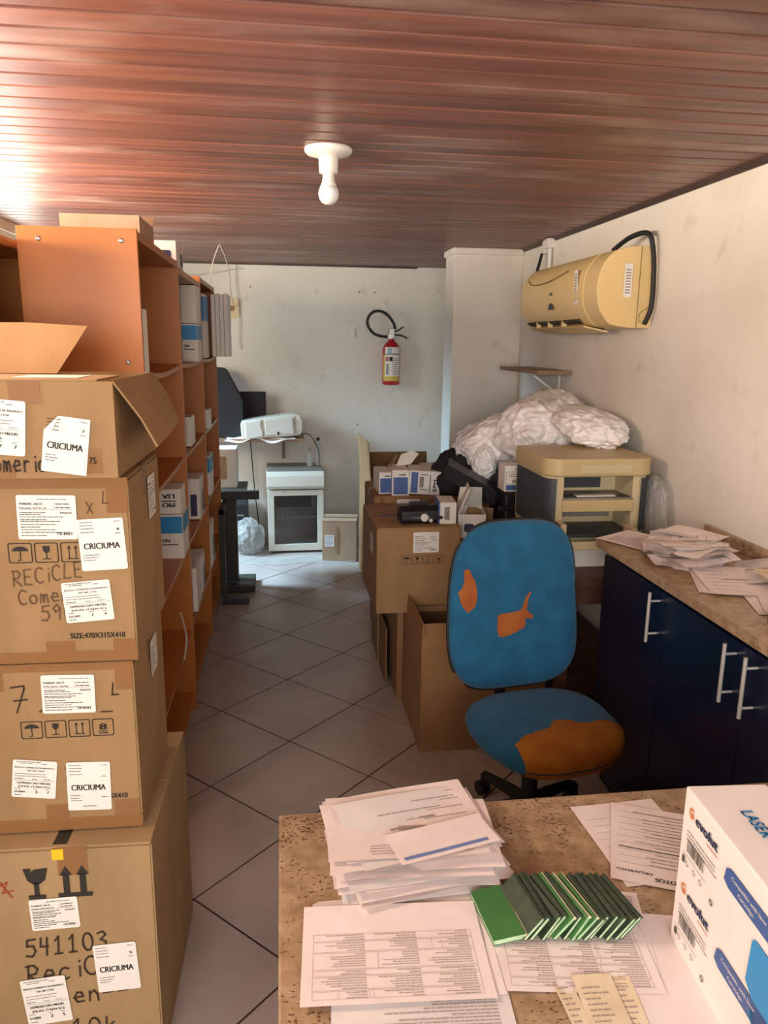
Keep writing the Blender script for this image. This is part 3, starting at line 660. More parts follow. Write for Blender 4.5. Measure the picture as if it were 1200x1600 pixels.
# fridge
t = thing('display_fridge', 'small white display fridge with a smoked glass door', 'fridge', (.095, 6.3, 0), rad(1.5))
w, d, h = .45, .44, .68
B('side_wall', FRW, t, -w/2, -w/2+.03, -d/2+.04, d/2, .02, h-.01); B('side_wall', FRW, t, w/2-.03, w/2, -d/2+.04, d/2, .02, h-.01)
B('back_wall', FRW, t, -w/2+.03, w/2-.03, d/2-.03, d/2, .02, h-.01); B('inner_floor', FRW, t, -w/2+.03, w/2-.03, -d/2+.04, d/2-.03, .02, .05)
B('top_panel', FRT, t, -w/2, w/2, -d/2+.02, d/2, h-.01, h, bevel=.002)
G().prism([(-d/2-.01, .535), (-d/2-.02, .56), (-d/2-.012, .64), (-d/2+.01, .675), (-d/2+.06, .675), (-d/2+.06, .535)], -w/2-.005, w/2+.005, 'X').build('header', FRW, t, bevel=.004)
dr = t_ = G()
for a, b, c, e in ((-w/2, w/2, .48, .525), (-w/2, w/2, .02, .075), (-w/2, -w/2+.05, .075, .48), (w/2-.05, w/2, .075, .48)): dr.box(a, b, -d/2-.005, -d/2+.035, c, e)
dd = dr.build('door_frame', FRW, t, bevel=.002)
B('pane', PANE, dd, -w/2+.05, w/2-.05, -d/2+.008, -d/2+.014, .075, .48)
G().box(-.008, .008, -d/2-.008, -d/2-.004, .505, .513, T(-.09, 0, 0)).build('lock', SCREW, dd)
g = G()
for i in range(12): g.tube([(-.19+i*.0345, -d/2+.05, .29), (-.19+i*.0345, d/2-.04, .29)], .0025, 5)
g.tube([(-.19, -d/2+.05, .29), (.19, -d/2+.05, .29)], .004, 6); g.build('wire_rack', CHROME, t)
B('cooling_plate', GREYP, t, -.15, .15, d/2-.05, d/2-.032, .3, .46, bevel=.005)
for x in (-.2, .2):
    for y in (-.16, .18): G().lathe([(.015, 0), (.015, .02)], 10).build('foot', RUB, t, loc=(x, y, 0))
def bottle(label, x, y, z, h, r, cap):
    t = thing('bottle', label, 'bottle', (x, y, z))
    G().lathe([(r*.9, 0), (r, .01), (r, h*.55), (r*.75, h*.68), (r*.38, h*.82), (r*.38, h*.92)], 16).build('glass_body', CLEAR, t, smooth=True)
    G().lathe([(r*.45, h*.9), (r*.45, h)], 12).build('cap', cap, t)
bottle('taller clear bottle with a dark cap on the fridge', .295, 6.36, .68, .235, .03, RUB)
bottle('shorter clear bottle on the fridge beside the taller one', .225, 6.33, .68, .15, .026, SCREW)
# clear bag on the floor, black machine above it
def blob(name, c, s, amp, seed, m, parent=None, sub=5, freq=3, ridges=0, flat=None, label=None, cat=None, group=None, dirs=None):
    bm = bmesh.new(); bmesh.ops.create_icosphere(bm, subdivisions=sub, radius=1)
    off = Vector((seed*3.7, seed*1.3, seed*2.1))
    for v in bm.verts:
        p = v.co.copy(); q = p*freq+off
        dv = noise.noise(q)*amp + noise.noise(q*2.3)*amp*.5
        if ridges:
            wp = p+Vector((noise.noise(p*2.1+off), noise.noise(p*2.1-off), noise.noise(p*1.7+off*2)))*.35
            for k2, (fq, am) in enumerate(((1.6, 1.0), (3.0, .55), (5.5, .28), (10, .12))):
                ax = (wp.x*.35, wp.y, wp.z*1.1) if k2 % 2 else (wp.x, wp.y*.9, wp.z*.35)
                nz = 1-abs(noise.noise(Vector(ax)*fq*1.6+off*(k2+1)))*2.2
                dv += ridges*am*(max(nz, 0)**3-.25)*.55
        v.co = p*(1+dv)
        v.co = Vector((v.co.x*s[0], v.co.y*s[1], v.co.z*s[2]))
        if flat is not None and v.co.z < flat: v.co.z = flat+(v.co.z-flat)*.08
    me = bpy.data.meshes.new(name); bm.to_mesh(me); bm.free(); me.materials.append(m)
    me.polygons.foreach_set('use_smooth', [True]*len(me.polygons))
    o = link(name, me, parent, loc=c)
    if label: tag(o, label, cat, group)
    return o
t = thing('plastic_bag', 'clear plastic bag of packing stuff on the floor left of the fridge', 'bag', (-.285, 6.1, 0))
blob('film', (0, 0, .135), (.13, .12, .15), .12, 3, CLEARW, t, 5, 2.2, .14, -.13)
blob('contents', (0, 0, .12), (.105, .095, .12), .1, 4, m_film('contents_film', '#8A8C8C', .5, .3), t, 4, 2, .1, -.115)
t = thing('black_unit', 'black computer unit on the floor behind the steel desk', 'computer', (-.4, 6.35, 0))
B('case', BLKM, t, -.1, .1, -.2, .2, 0, .40, bevel=.006); B('front_slot', FRT, t, -.08, .08, -.204, -.2, .3, .315); B('front_slot', FRT, t, -.08, .08, -.204, -.2, .25, .265)
# dirty plastic sheet along the floor in front of the fridge
tag(G().grid(lambda u, v: (-.40+1.0*u, 5.75+.2*v+.03*sin(u*14), .004+.012*abs(noise.noise(Vector((u*9, v*4, 2))))), 50, 12).build('plastic_sheet', CLEARW, None, smooth=True), 'crumpled grey plastic sheet on the floor before the fridge', 'sheet')

# carton right of the fridge
w, d, h = .27, .25, .33
t = thing('cardboard_box', 'small greyish carton with a barcode label beside the fridge', 'box', (.45, 5.92, 0), rad(-8))
closed_box(t, w, d, h, CARDG, 5); F = face(w, d, h)
o = G().prism(rrect(.02, .12, .095, .215, .003, 2), 0, .0004, 'Z').build('shipping_label', STK, t, mw=F)
g = G(); r = random.Random(4)
for yy in range(7): greek(g, .026, .13+yy*.012, .06, .0025, r)
g.build('print', BLUEP, o, mw=T(0, 0, .0002))['kind'] = 'stuff'
print_on(t, F, lambda g: [bar(g, .112, .06+i*.016, .018, .011) for i in range(14)], mat('faint_print', '#8C7359', rough=.8), 'side_print')

# ------------------------------------------------------------------ cartons in the middle
def open_box(label, loc, size, rz, m, flaps, tag_='box'):
    w, d, h = size
    t = thing('cardboard_box', label, 'box', loc, rz)
    for a, b, c, e in ((-w/2, w/2, -d/2, -d/2+.005), (-w/2, w/2, d/2-.005, d/2), (-w/2, -w/2+.005, -d/2+.005, d/2-.005), (w/2-.005, w/2, -d/2+.005, d/2-.005)): B('side_wall', m, t, a, b, c, e, 0, h, bevel=.001)
    B('bottom', m, t, -w/2+.005, w/2-.005, -d/2+.005, d/2-.005, 0, .005)
    for side, ln, ang in flaps:     # ang 0 = straight up, + = outwards
        a = rad(ang)
        if side == 'front': hm = frame((0, -d/2+.0025, h), (1, 0, 0), (0, -sin(a), cos(a))); W = w
        if side == 'rear': hm = frame((0, d/2-.0025, h), (-1, 0, 0), (0, sin(a), cos(a))); W = w
        if side == 'left': hm = frame((-w/2+.0025, 0, h), (0, -1, 0), (-sin(a), 0, cos(a))); W = d
        if side == 'right': hm = frame((w/2-.0025, 0, h), (0, 1, 0), (sin(a), 0, cos(a))); W = d
        G().prism([(-W/2+.003, 0), (W/2-.003, 0), (W/2-.012, ln), (-W/2+.012, ln)], -.0025, .0025, 'Z', hm).build('flap', m, t)
    return t
t = open_box('large open carton on the floor right behind the blue chair', (.555+.27, 2.89+.24, 0), (.54, .48, .47), 0, CARD3, (('front', .10, -28), ('left', .10, -4), ('right', .12, -10), ('rear', .1, -60)))
t = thing('cardboard_box', 'brown carton on the floor under the icon-marked one', 'box', (.53+.135, 3.665, 0))
closed_box(t, .27, .56, .478, CARD3, 6)
t = thing('cardboard_sheet', 'flat folded cardboard sheet standing on edge beside the floor cartons', 'cardboard', (.5, 3.86, 0))
B('panel', CARD2, t, -.006, .0, -.02, .035, 0, .33); B('panel', CARD3, t, -.001, .005, -.3, .3, 0, .30)
# icon-marked carton
w, d, h = .385, .52, .405
t = thing('cardboard_box', 'brown carton with a white label and four small icons, beside the chair back', 'box', (.41+w/2, 3.29+d/2, .48), rad(1))
closed_box(t, w, d, h, CARD, 7); F = face(w, d, h)
sticker(t, F, .225, .335, .118, .095, 0, 'product', ('PONDHC 164 23', 'Model: 078'))
print_on(t, F, lambda g: [icon(g, k, .115+i*.05, .235, .042) for i, k in enumerate(('umbrella', 'glass', 'arrows', 'eight'))], INK, 'handling_marks')
print_on(t, F, lambda g: text(g, 'SIZE:470X315X410', .2, .03, .012, .12, .012), INK, 'size_mark')
FL = face(w, d, h, 'left'); sticker(t, FL, .36, .3, .1, .09, 0, 'product', ('PONDHC 164 23', 'Model'))
# carton behind, carrying the small toner boxes
w, d, h = .62, .46, .435
t = thing('cardboard_box', 'wide brown carton under the small blue toner boxes', 'box', (.47+w/2, 3.86+d/2, .48))
closed_box(t, w, d, h, CARD3, 8); F = face(w, d, h)
G().prism(rrect(.12, .395, .24, .418, .002, 2), 0, .0004, 'Z').build('shipping_label', STK, t, mw=F)
B('tape', TAPE, t, -w/2+.03, -w/2+.055, -d/2-.002, -d/2-.001, .38, .43)
# support of that carton
t = thing('cardboard_box', 'brown carton on the floor at the back of the carton pile', 'box', (.53+.24, 4.24, 0))
closed_box(t, .48, .54, .478, CARD3, 9)
t = open_box('tall open carton with one flap standing up, near the rear wall', (.84, 5.35, 0), (.52, .56, .80), rad(2), CARD3, (('left', .24, 4), ('rear', .10, -8)))
B('corner_strip', CARD2, t, -.255, -.2, -.286, -.281, .05, .76)
# small toner boxes on the wide carton
z0 = .9165
tone_box('leftmost small blue-fronted toner box on the wide carton', (.535, 4.02, z0), (.072, .2, .115), rad(2), 'window')
t = tone_box('small blue-fronted toner box with its torn flap up, second from the left', (.612, 3.965, z0), (.09, .2, .135), rad(-2), 'window')
G().prism([(-.04, 0), (.045, .0), (.075, .06), (.03, .085), (-.03, .07)], 0, .002, 'Z', frame((.03, .06, .135), (1, .2, .1), (.3, .45, .8))).build('flap', STK, t)
G().prism([(-.04, 0), (.045, 0), (.03, .08), (-.02, .07)], 0, .002, 'Z', frame((-.045, .03, .135), (0, 1, 0), (.5, 0, .8))).build('flap', CARDG, t)
tone_box('larger white toner box with barcode leaning on the black cartridge', (.745, 3.97, z0+.003), (.165, .2, .125), rad(-6), 'wide', rot=(0, rad(2.5), rad(-6)))
tone_box('white toner box lying with its side up behind the barcode box', (.86, 4.2, z0+.0), (.13, .16, .11), rad(20), 'plain')
# black cartridges
def cartridge(label, loc, rz, L=.26, rot=None):
    t = thing('toner_cartridge', label, 'cartridge', loc, rz, None, rot)
    G().prism([(-.045, .0), (.05, .0), (.062, .02), (.06, .05), (.03, .075), (-.02, .08), (-.055, .06), (-.06, .02)], -L/2, L/2, 'X').build('shell', BLK, t, bevel=.006)
    G().tube([(-L/2+.01, -.052, .03), (L/2-.01, -.052, .03)], .014, 12).build('roller', SLATE, t, smooth=True)
    G().lathe([(.018, 0), (.018, .012), (.008, .014)], 16).build('gear', WHITEP, t, mw=frame((-L/2+.1, -.066, .035), (1, 0, 0), (0, 0, 1)))
    G().lathe([(.008, 0), (.008, .01)], 12).build('gear', WHITEP, t, mw=frame((-L/2+.13, -.066, .02), (1, 0, 0), (0, 0, 1)))
    B('handle', BLK, t, -.05, .04, .0, .03, .075, .092, bevel=.004)
cartridge('black toner cartridge with white gears on the icon-marked carton', (.632, 3.40, .887), rad(4), .2)
t = tone_box('white toner box with a blue striped side on the icon-marked carton', (.755, 3.42, .887), (.075, .16, .10), rad(-4), 'plain')
G().box(-.045, -.038, -.08, .08, 0, .1).build('striped_side', BLUEP, t)
print_on(t, face(.075, .16, .1), lambda g: barcode(g, .02, .02, .025, .06), INKG)
blob('black_bag', (.9, 3.92, .99), (.12, .10, .16), .15, 8, BLKM, None, 4, 2.2, .1, -.07, 'crumpled black plastic bag slumped beside the barcode toner box', 'bag')
# open white box with flap
t = open_box('white open toner box leaning behind the chair back', (.895, 3.50, .80), (.13, .2, .115), rad(-10), STK, (('rear', .13, -35), ('left', .13, -22)))
G().prism(rrect(.03, .03, .075, .07, .01), 0, .001, 'Z').build('print_patch', NAVYP, t, mw=face(.13, .2, .115))
t = thing('black_tray', 'long black plastic tray sloping behind the chair back', 'tray', (.94, 3.70, 1.0), 0, None, (rad(8), rad(28), rad(-10)))
B('shell', BLKM, t, -.15, .15, -.06, .06, -.03, .05, bevel=.012); B('rim', BLK, t, -.155, .155, -.065, .065, .045, .055, bevel=.003)
# support carton for those
t = thing('cardboard_box', 'plain brown carton hidden behind the chair back', 'box', (.953, 3.60, .0))
closed_box(t, .27, .40, .80, CARD3, 11, False)
G().prism([(0, 0), (.15, 0), (.17, .11), (.04, .12)], 0, .004, 'Z', frame((-.09, -.05, .80), (1, 0, 0), (0, .35, .94))).build('flap', CARD2, t)

# ------------------------------------------------------------------ printer table, printer, bags
t = thing('side_table', 'dark wooden table carrying the big printer and plastic bags', 'table', (1.36, 3.55, 0))
B('table_top', WOODD, t, -.26, .25, -.75, .75, .745, .785, bevel=.003)
B('apron', WOODD, t, -.24, .23, -.72, -.70, .66, .745)
for x in (-.22, .21):
    for y in (-.70, .70): B('leg', WOODD, t, x-.022, x+.022, y-.022, y+.022, 0, .745, bevel=.002)
B('lower_shelf', WOODD, t, -.24, .23, -.7, .7, .25, .27)
t = thing('multifunction_printer', 'large yellowed printer-scanner with slate side panels behind the counter end', 'printer', (1.30, 3.16, .785))
hx, hy = .225, .215
def rpoly(x0, y0, x1, y1, r, n=5, rb=.02):
    return arc(x1-rb, y1-rb, rb, 0, 90, 3)+arc(x0+rb, y1-rb, rb, 90, 180, 3)+arc(x0+r, y0+r, r, 180, 270, n)+arc(x1-r, y0+r, r, 270, 360, n)
B('base', WHITEP, t, -hx+.04, hx-.03, -hy+.0, hy-.02, 0, .095, bevel=.004)
G().prism(rpoly(-hx, -hy+.02, hx, hy, .05), .095, .135, 'Z').build('lower_frame', CREAM, t, bevel=.003)
for s in (-1, 1):
    x0, x1 = sorted((s*hx, s*(hx-.075)))
    pc = [(s*(hx-.075), hy), (s*(hx-.075), -hy+.02), (s*(hx-.05), -hy+.02)]+[(s*(hx-.05)+s*.05*sin(rad(q)), -hy+.07-.05*cos(rad(q))) for q in range(15, 91, 15)]+[(s*hx, hy)]
    G().prism(pc, .135, .385, 'Z').build('side_column', CREAM, t, bevel=.003)
    # slate panel wraps the outer front corner
    xo = s*(hx+.003)
    pl = [(s*(hx-.05)+s*.056*sin(rad(q)), -hy+.07-.056*cos(rad(q))) for q in range(8, 91, 12)]+[(s*(hx+.006), hy-.03), (s*(hx-.004), hy-.03)]+[(s*(hx-.05)+s*.046*sin(rad(q)), -hy+.07-.046*cos(rad(q))) for q in range(90, 7, -12)]
    G().prism(pl, .15, .375, 'Z').build('side_panel', SLATE, t)
B('rear_body', CREAM, t, -hx+.07, hx-.07, -.02, hy, .135, .385)
B('mid_bar', CREAMD, t, -hx+.07, hx-.07, -hy+.01, -.02, .235, .285, bevel=.004)
B('mid_deck', GREYP, t, -hx+.07, hx-.07, -hy+.02, -.02, .285, .292)
B('paper_guide', WHITEP, t, -.08, .09, -hy+.05, -hy+.09, .292, .297); B('control_pad', SLATE, t, -.15, -.09, -hy+.03, -hy+.08, .292, .296); B('control_pad', SLATE, t, .115, .145, -hy+.03, -hy+.08, .292, .296)
B('rear_slot', SLATE, t, -.14, .08, -.026, -.019, .305, .35); B('lower_slot', GREYP, t, -.14, .13, -.026, -.019, .175, .215)
B('output_tray', SLATE, t, -hx+.07, hx-.075, -hy-.03, -.02, .135, .15)
g = G().box(-hx+.045, -hx+.068, -hy-.06, -hy+.03, .09, .2).box(hx-.1, hx-.075, -hy-.06, -hy+.03, .09, .175).box(-hx+.068, hx-.1, -hy-.06, -hy-.045, .09, .125)
g.build('paper_tray', CREAM, t, bevel=.004)
ld = G().prism(rpoly(-hx-.012, -hy-.005, hx+.012, hy+.005, .075, 8), .388, .46, 'Z').build('scanner_lid', CREAMD, t, bevel=.012, seg=3)
G().box(-.09, .13, -hy-.009, -hy-.004, .40, .437).build('lid_recess', CREAM, ld, bevel=.003)
G().tube(smooth_path([(.11, .13, .455), (.12, .11, .475), (.18, .11, .475), (.2, .13, .455)]), .007, 8).build('lid_hinge', CREAM, ld)
# toner box + black bins left of the printer
t = thing('black_bin', 'black plastic bin with a handle left of the big printer', 'bin', (1.13, 3.56, .785))
B('shell', BLK, t, -.075, .075, -.09, .09, 0, .22, bevel=.012); B('handle', BLK, t, -.11, .05, -.11, -.09, .13, .155, bevel=.006); B('rim', BLKM, t, -.08, .08, -.095, .095, .205, .222, bevel=.004)
tone_box('toner box with barcode label standing upright on the black bin', (1.112, 3.53, 1.008), (.125, .11, .125), 0, 'label')
def plastic(label, c, s, seed, ridges=.13, m=BAG, flat=None, rot=None):
    o = blob('plastic_bag', c, s, .13, seed, m, None, 6, 1.7, ridges, flat, label, 'bag', 'white plastic bags heaped behind the printer')
    if rot: o.rotation_euler = rot
    return o
t = thing('crate', 'grey crate under the heap of white plastic bags', 'crate', (1.38, 3.9, .785))
B('shell', SLATE, t, -.22, .22, -.3, .3, 0, .28, bevel=.01); B('rim', SLATE, t, -.225, .225, -.305, .305, .26, .285, bevel=.003); B('slot', BLKM, t, -.08, .08, -.306, -.299, .15, .2)
plastic('long white plastic bag drooping towards the pillar at the left of the heap', (1.15, 3.95, 1.19), (.25, .2, .14), 11, rot=(0, rad(-16), rad(8)))
plastic('big round white plastic bag in the middle of the heap', (1.31, 3.74, 1.25), (.23, .22, .18), 12)
plastic('white plastic bag pressed against the wall at the right of the heap', (1.43, 3.42, 1.325), (.155, .25, .085), 13, rot=(rad(6), rad(6), 0))
plastic('white plastic bag perched on top of the heap', (1.42, 3.92, 1.345), (.16, .26, .12), 14)
plastic('knotted tip of a white plastic bag hanging before the crate', (1.03, 3.78, 1.10), (.06, .06, .09), 15, .2)
blob('plastic_bag', (1.565, 3.0, .985), (.035, .12, .17), .1, 21, CLEARW, None, 5, 2, .2, None, 'translucent plastic bag squeezed between the printer and the wall', 'bag')

# ------------------------------------------------------------------ right counter
XC = 1.19
CB, CF = 2.62, .2
ct = thing('counter_top', 'long granite worktop against the right wall', 'worktop', ((1.165+XR)/2, (CF+2.65)/2, .96))
hxw, hyw = (XR-1.165)/2, (2.65-CF)/2
B('slab', MG, ct, -hxw, hxw, -hyw, hyw, .0, .032, bevel=.003); B('upstand', MG, ct, hxw-.02, hxw, -hyw, hyw, .032, .075, bevel=.002)
def cabinet(label, y0, y1, doors):
    t = thing('base_cabinet', label, 'cabinet', ((XC+XR)/2, (y0+y1)/2, 0)); hx = (XR-.005-XC)/2; hy = (y1-y0)/2-.001
    B('carcass', NAVY, t, -hx+.02, hx, -hy, hy, .08, .958); B('plinth', BLKM, t, -hx+.05, hx, -hy, hy, 0, .08)
    for a, b, hp in doors:
        dr = B('door', NAVY, t, -hx, -hx+.018, a-(y0+y1)/2+.0015, b-(y0+y1)/2-.0015, .085, .935, bevel=.0015)
        yy = hp-(y0+y1)/2
        g = G().tube([(-hx-.035, yy, .762), (-hx-.035, yy, .93)], .0055, 12)
        g.build('handle', CHROME, dr, smooth=False)
        for z in (.79, .90): G().tube([(-hx-.035, yy, z), (-hx, yy, z)], .004, 8).build('handle_post', CHROME, dr)
cabinet('navy blue base cabinet with one steel handle at the far end of the counter', 2.16, CB, ((2.16, CB, 2.187),))
cabinet('navy blue base cabinet with two steel handles side by side', 1.34, 2.158, ((1.715, 2.158, 1.762), (1.34, 1.715, 1.668)))
cabinet('navy blue base cabinet of the counter, nearest the photographer', .22, 1.338, ((.78, 1.338, .83), (.22, .78, .73)))

# ------------------------------------------------------------------ sheets of paper
def sheet(name, label, cat, loc, rz, size, m, kind=None, seed=0, bend=.0, group=None, tilt=(0, 0), up=True, pm=None):
    """size: (w,h); text upright when seen from the near side unless up is False"""
    w, h = size; r = random.Random(seed); ph = r.uniform(0, 6)
    def fz(x, y):
        u, v = x/w, y/h
        return bend*(.5*sin(u*4+ph)+.5*sin(v*5+ph*2)+1) + tilt[0]*u + tilt[1]*v
    o = G().grid(lambda u, v: (u*w-w/2, v*h-h/2, fz(u*w-w/2, v*h-h/2)), 8, 8).build(name, m, None, smooth=True, loc=loc, rot=(0, 0, rz))
    tag(o, label, cat, group)
    if kind:
        g = G()
        class H(G): pass
        sgn = 1 if up else -1
        f2 = lambda a, b: fz(sgn*(a-w/2), sgn*(b-h/2))
        if kind == 'form':
            y1 = h*.95
            for k2, hh in enumerate((.07, .12, .05, .16, .1, .07)):
                y0 = y1-h*hh
                bar(g, w*.06, y0, w*.88, .0005, fn=f2); bar(g, w*.06, y1, w*.88, .0005, fn=f2); bar(g, w*.06, y0, .0005, y1-y0, fn=f2); bar(g, w*.94, y0, .0005, y1-y0, fn=f2)
                for c in range(r.randint(0, 3)): bar(g, w*r.uniform(.2, .85), y0, .0005, y1-y0, fn=f2)
                yy = y0+.0025
                while yy < y1-.002:
                    for c in range(3): greek(g, w*(.08+.29*c), yy, w*r.uniform(.05, .26), .0013, r, f2)
                    yy += .0048
                y1 = y0-h*.012
        elif kind == 'text':
            for j in range(int(h*.85/.006)): greek(g, w*.08, h*.06+j*.006, w*r.uniform(.25, .84), .0018, r, f2)
        elif kind == 'few':
            for j in range(6): greek(g, w*.08, h*(.15+.13*j), w*r.uniform(.2, .7), .0024, r, f2)
            bar(g, w*.3, h*.5, w*.4, .006, fn=f2)
        elif kind == 'receipt':
            for j in range(int(h*.8/.01)): greek(g, w*.12, h*.1+j*.01, w*r.uniform(.3, .7), .002, r, f2)
        elif callable(kind): kind(g, w, h, f2, r)
        if g.v:
            po = g.build('print', pm or PRINT, o); po['kind'] = 'stuff'
            po.matrix_local = (rotm(180) @ T(-w/2, -h/2)) if not up else T(-w/2, -h/2)
    return o
# on the counter: fanned heap of forms
r = random.Random(5); ZK = .993
for i in range(44):
    k2 = i/44; th = rad(212-120*((i*7) % 44)/44+r.uniform(-6, 6)); L_ = .105+r.uniform(-.012, .012)
    px_, py_ = 1.44+r.uniform(-.02, .02), 2.29+r.uniform(-.03, .03)
    sheet('form_sheet', 'loose form in the fanned paper heap at the far end of the counter', 'paper', (px_+L_*cos(th), py_+L_*sin(th)*1.1, ZK+.001+i*.0016), th-pi/2, (.085+r.uniform(-.01, .035), .215), PAPER if i % 3 else PAPER2, 'few' if i % 3 == 2 else None, i, .005, 'forms fanned out on the counter', (r.uniform(-.012, .012), -.005+r.uniform(-.03, .02)))
sheet('form_sheet', 'pale form lying flat at the far left corner of the counter', 'paper', (1.31, 2.55, ZK+.003), rad(30), (.21, .28), PAPER, 'text', 31, .002)
for i in range(5):
    sheet('form_sheet', 'flat form under others in the neat pile nearer along the counter' if i < 4 else 'topmost form of the neat pile nearer along the counter', 'paper', (1.36+.004*i, 2.09-.004*i, ZK+.0015*i), rad(-22+2*i), (.21, .297), PAPER, 'few' if i == 4 else None, 50+i, .001, 'forms in the neat pile on the counter')
sheet('form_sheet', 'form leaning against the wall over the counter pile', 'paper', (1.49, 2.14, ZK+.012), rad(-35), (.21, .297), PAPER2, 'few', 57, .004, None, (.05, 0))
sheet('form_sheet', 'yellowish form near the wall at the right edge of the counter', 'paper', (1.5, 1.98, ZK+.025), rad(-12), (.15, .25), PAPERC, 'few', 58, .003)
for i in range(3): sheet('envelope', 'white envelope at the near right of the counter', 'envelope', (1.40+.012*i, 1.84-.006*i, ZK+.002*i), rad(-18-4*i), (.22, .16), PAPER, None, 61+i, .001, 'envelopes at the near end of the counter')
t = thing('stapler', 'black rounded stapler at the right edge of the counter', 'stapler', (1.315, 1.762, ZK), rad(35))
G().prism(rrect(-.07, -.018, .07, .018, .017, 6), 0, .012, 'Z').build('base', BLK, t, bevel=.003); G().prism(rrect(-.07, -.016, .06, .016, .015, 6), .02, .042, 'Z').build('arm', BLK, t, bevel=.004); B('hinge', SLATE, t, -.065, -.04, -.01, .01, .01, .03)

# ------------------------------------------------------------------ near desk
ZD = .73
t = thing('granite_desk', 'speckled granite desk in the foreground', 'desk', (.55, .9, 0))
B('top', MG, t, -.57, .60, -.75, .535, ZD-.03, ZD, bevel=.004)
B('modesty_panel', MW, t, -.49, .57, .38, .42, 0, ZD-.03)
for x in (-.44, .52): B('support', MW, t, x-.05, x+.05, -.6, .3, 0, ZD-.03)
# thick heap of papers
r = random.Random(9)
n = 34
for i in range(n):
    k2 = i/n
    a = rad(4+r.uniform(-9, 9)); w_, h_ = r.choice([(.297, .21), (.28, .2), (.25, .18)])
    cx = .235+r.uniform(-.018, .018); cy = 1.255+.055*k2+r.uniform(-.016, .016)
    lab = 'loose printed sheet in the thick paper heap at the far edge of the desk' if i < n-1 else 'topmost sheet with a broad grey bar on the thick paper heap'
    kd = None
    if i > n-5: kd = 'few' if i < n-1 else (lambda g, w, h, f2, rr: (bar(g, w*.12, h*.52, w*.42, .014, fn=f2), bar(g, w*.08, h*.7, w*.5, .001, fn=f2), [greek(g, w*.1, h*(.8+.04*j), w*.7, .002, rr, f2) for j in range(4)]))
    sheet('loose_sheet', lab, 'paper', (cx, cy, ZD+.002+i*.0015), a, (w_, h_), PAPER2 if i % 4 == 0 else PAPER, kd, 100+i, .004+.002*r.random(), 'sheets in the thick paper heap', (r.uniform(-.01, .01), r.uniform(-.014, .008)), False)
sheet('bill', 'bill with a blue stripe sticking out of the paper heap', 'paper', (.285, 1.235, ZD+.062), rad(14), (.2, .09), PAPER, (lambda g, w, h, f2, rr: bar(g, w*.05, h*.1, w*.85, .008, fn=f2)), 150, .001, pm=mat('stripe_blue', '#6F83B8', rough=.6))
# printed forms at the front left
for i in range(4):
    sheet('printed_form', 'printed form under the top one in the left desk pile', 'paper', (.168+.007*(4-i), 1.04+.008*(3-i), ZD+.0012*(i+1)), rad(-4.5+1.5*(3-i)), (.297, .21), PAPER, 'form', 200+i, .001, 'forms in the left desk pile', up=False) if i < 3 else None
sheet('printed_form', 'topmost printed form with a ruled table, at the left front of the desk', 'paper', (.166, 1.038, ZD+.0075), rad(-3.5), (.297, .205), PAPER, 'form', 210, .0012, None, (0, 0), False)
sheet('text_page', 'page full of text peeking out at the bottom edge of the desk view', 'paper', (.19, .90, ZD+.0012), rad(-4), (.27, .2), PAPER2, 'text', 215, .001, None, (0, 0), False)
# form under the green booklets
sheet('printed_form', 'printed form lying under the green booklets', 'paper', (.46, 1.03, ZD+.002), rad(-8), (.25, .21), PAPER, 'form', 220, .001, None, (0, 0), False)
sheet('printed_form', 'second form peeking out right of the green booklets', 'paper', (.53, 1.045, ZD+.0008), rad(-14), (.14, .2), PAPER, 'text', 221, .0008, None, (0, 0), False)
sheet('blank_sheet', 'blank white sheet beside the white carton on the desk', 'paper', (.625, .95, ZD+.0005), rad(-12), (.21, .24), PAPER, None, 222, .0006)
def motos(g, w, h, f2, rr):
    for k2 in range(9): bar(g, w*.08, h*(.1+.085*k2), w*.84, .0005, fn=f2)
    for k2 in range(16): greek(g, w*.1, h*(.09+.045*k2), w*rr.uniform(.3, .75), .0014, rr, f2)
    bar(g, w*.08, h*.58, w*.84, .003, fn=f2)
    text(g, 'MOTOS', w*.33, h*.905, .011, w*.25, .02, fn=f2); text(g, 'ORÇAMENTO', w*.6, h*.86, .007, w*.34, .012, fn=f2)
sheet('order_form', 'order form lying flat near the far desk edge, partly covered', 'paper', (.70, 1.27, ZD+.001), rad(3), (.19, .25), PAPER, (lambda g, w, h, f2, rr: ([bar(g, w*.08, h*(.2+.09*k2), w*.84, .0008, fn=f2) for k2 in range(7)], [greek(g, w*.1, h*(.22+.08*k2), w*.6, .0018, rr, f2) for k2 in range(8)], bar(g, w*.08, h*.7, w*.84, .0025, fn=f2))), 230, .001, None, (0, 0), False, PRINT)
sheet('order_form', 'order form marked MOTOS lying askew on top of the other', 'paper', (.728, 1.24, ZD+.0035), rad(-24), (.19, .25), PAPER, motos, 231, .001, None, (0, 0), False, INKG)
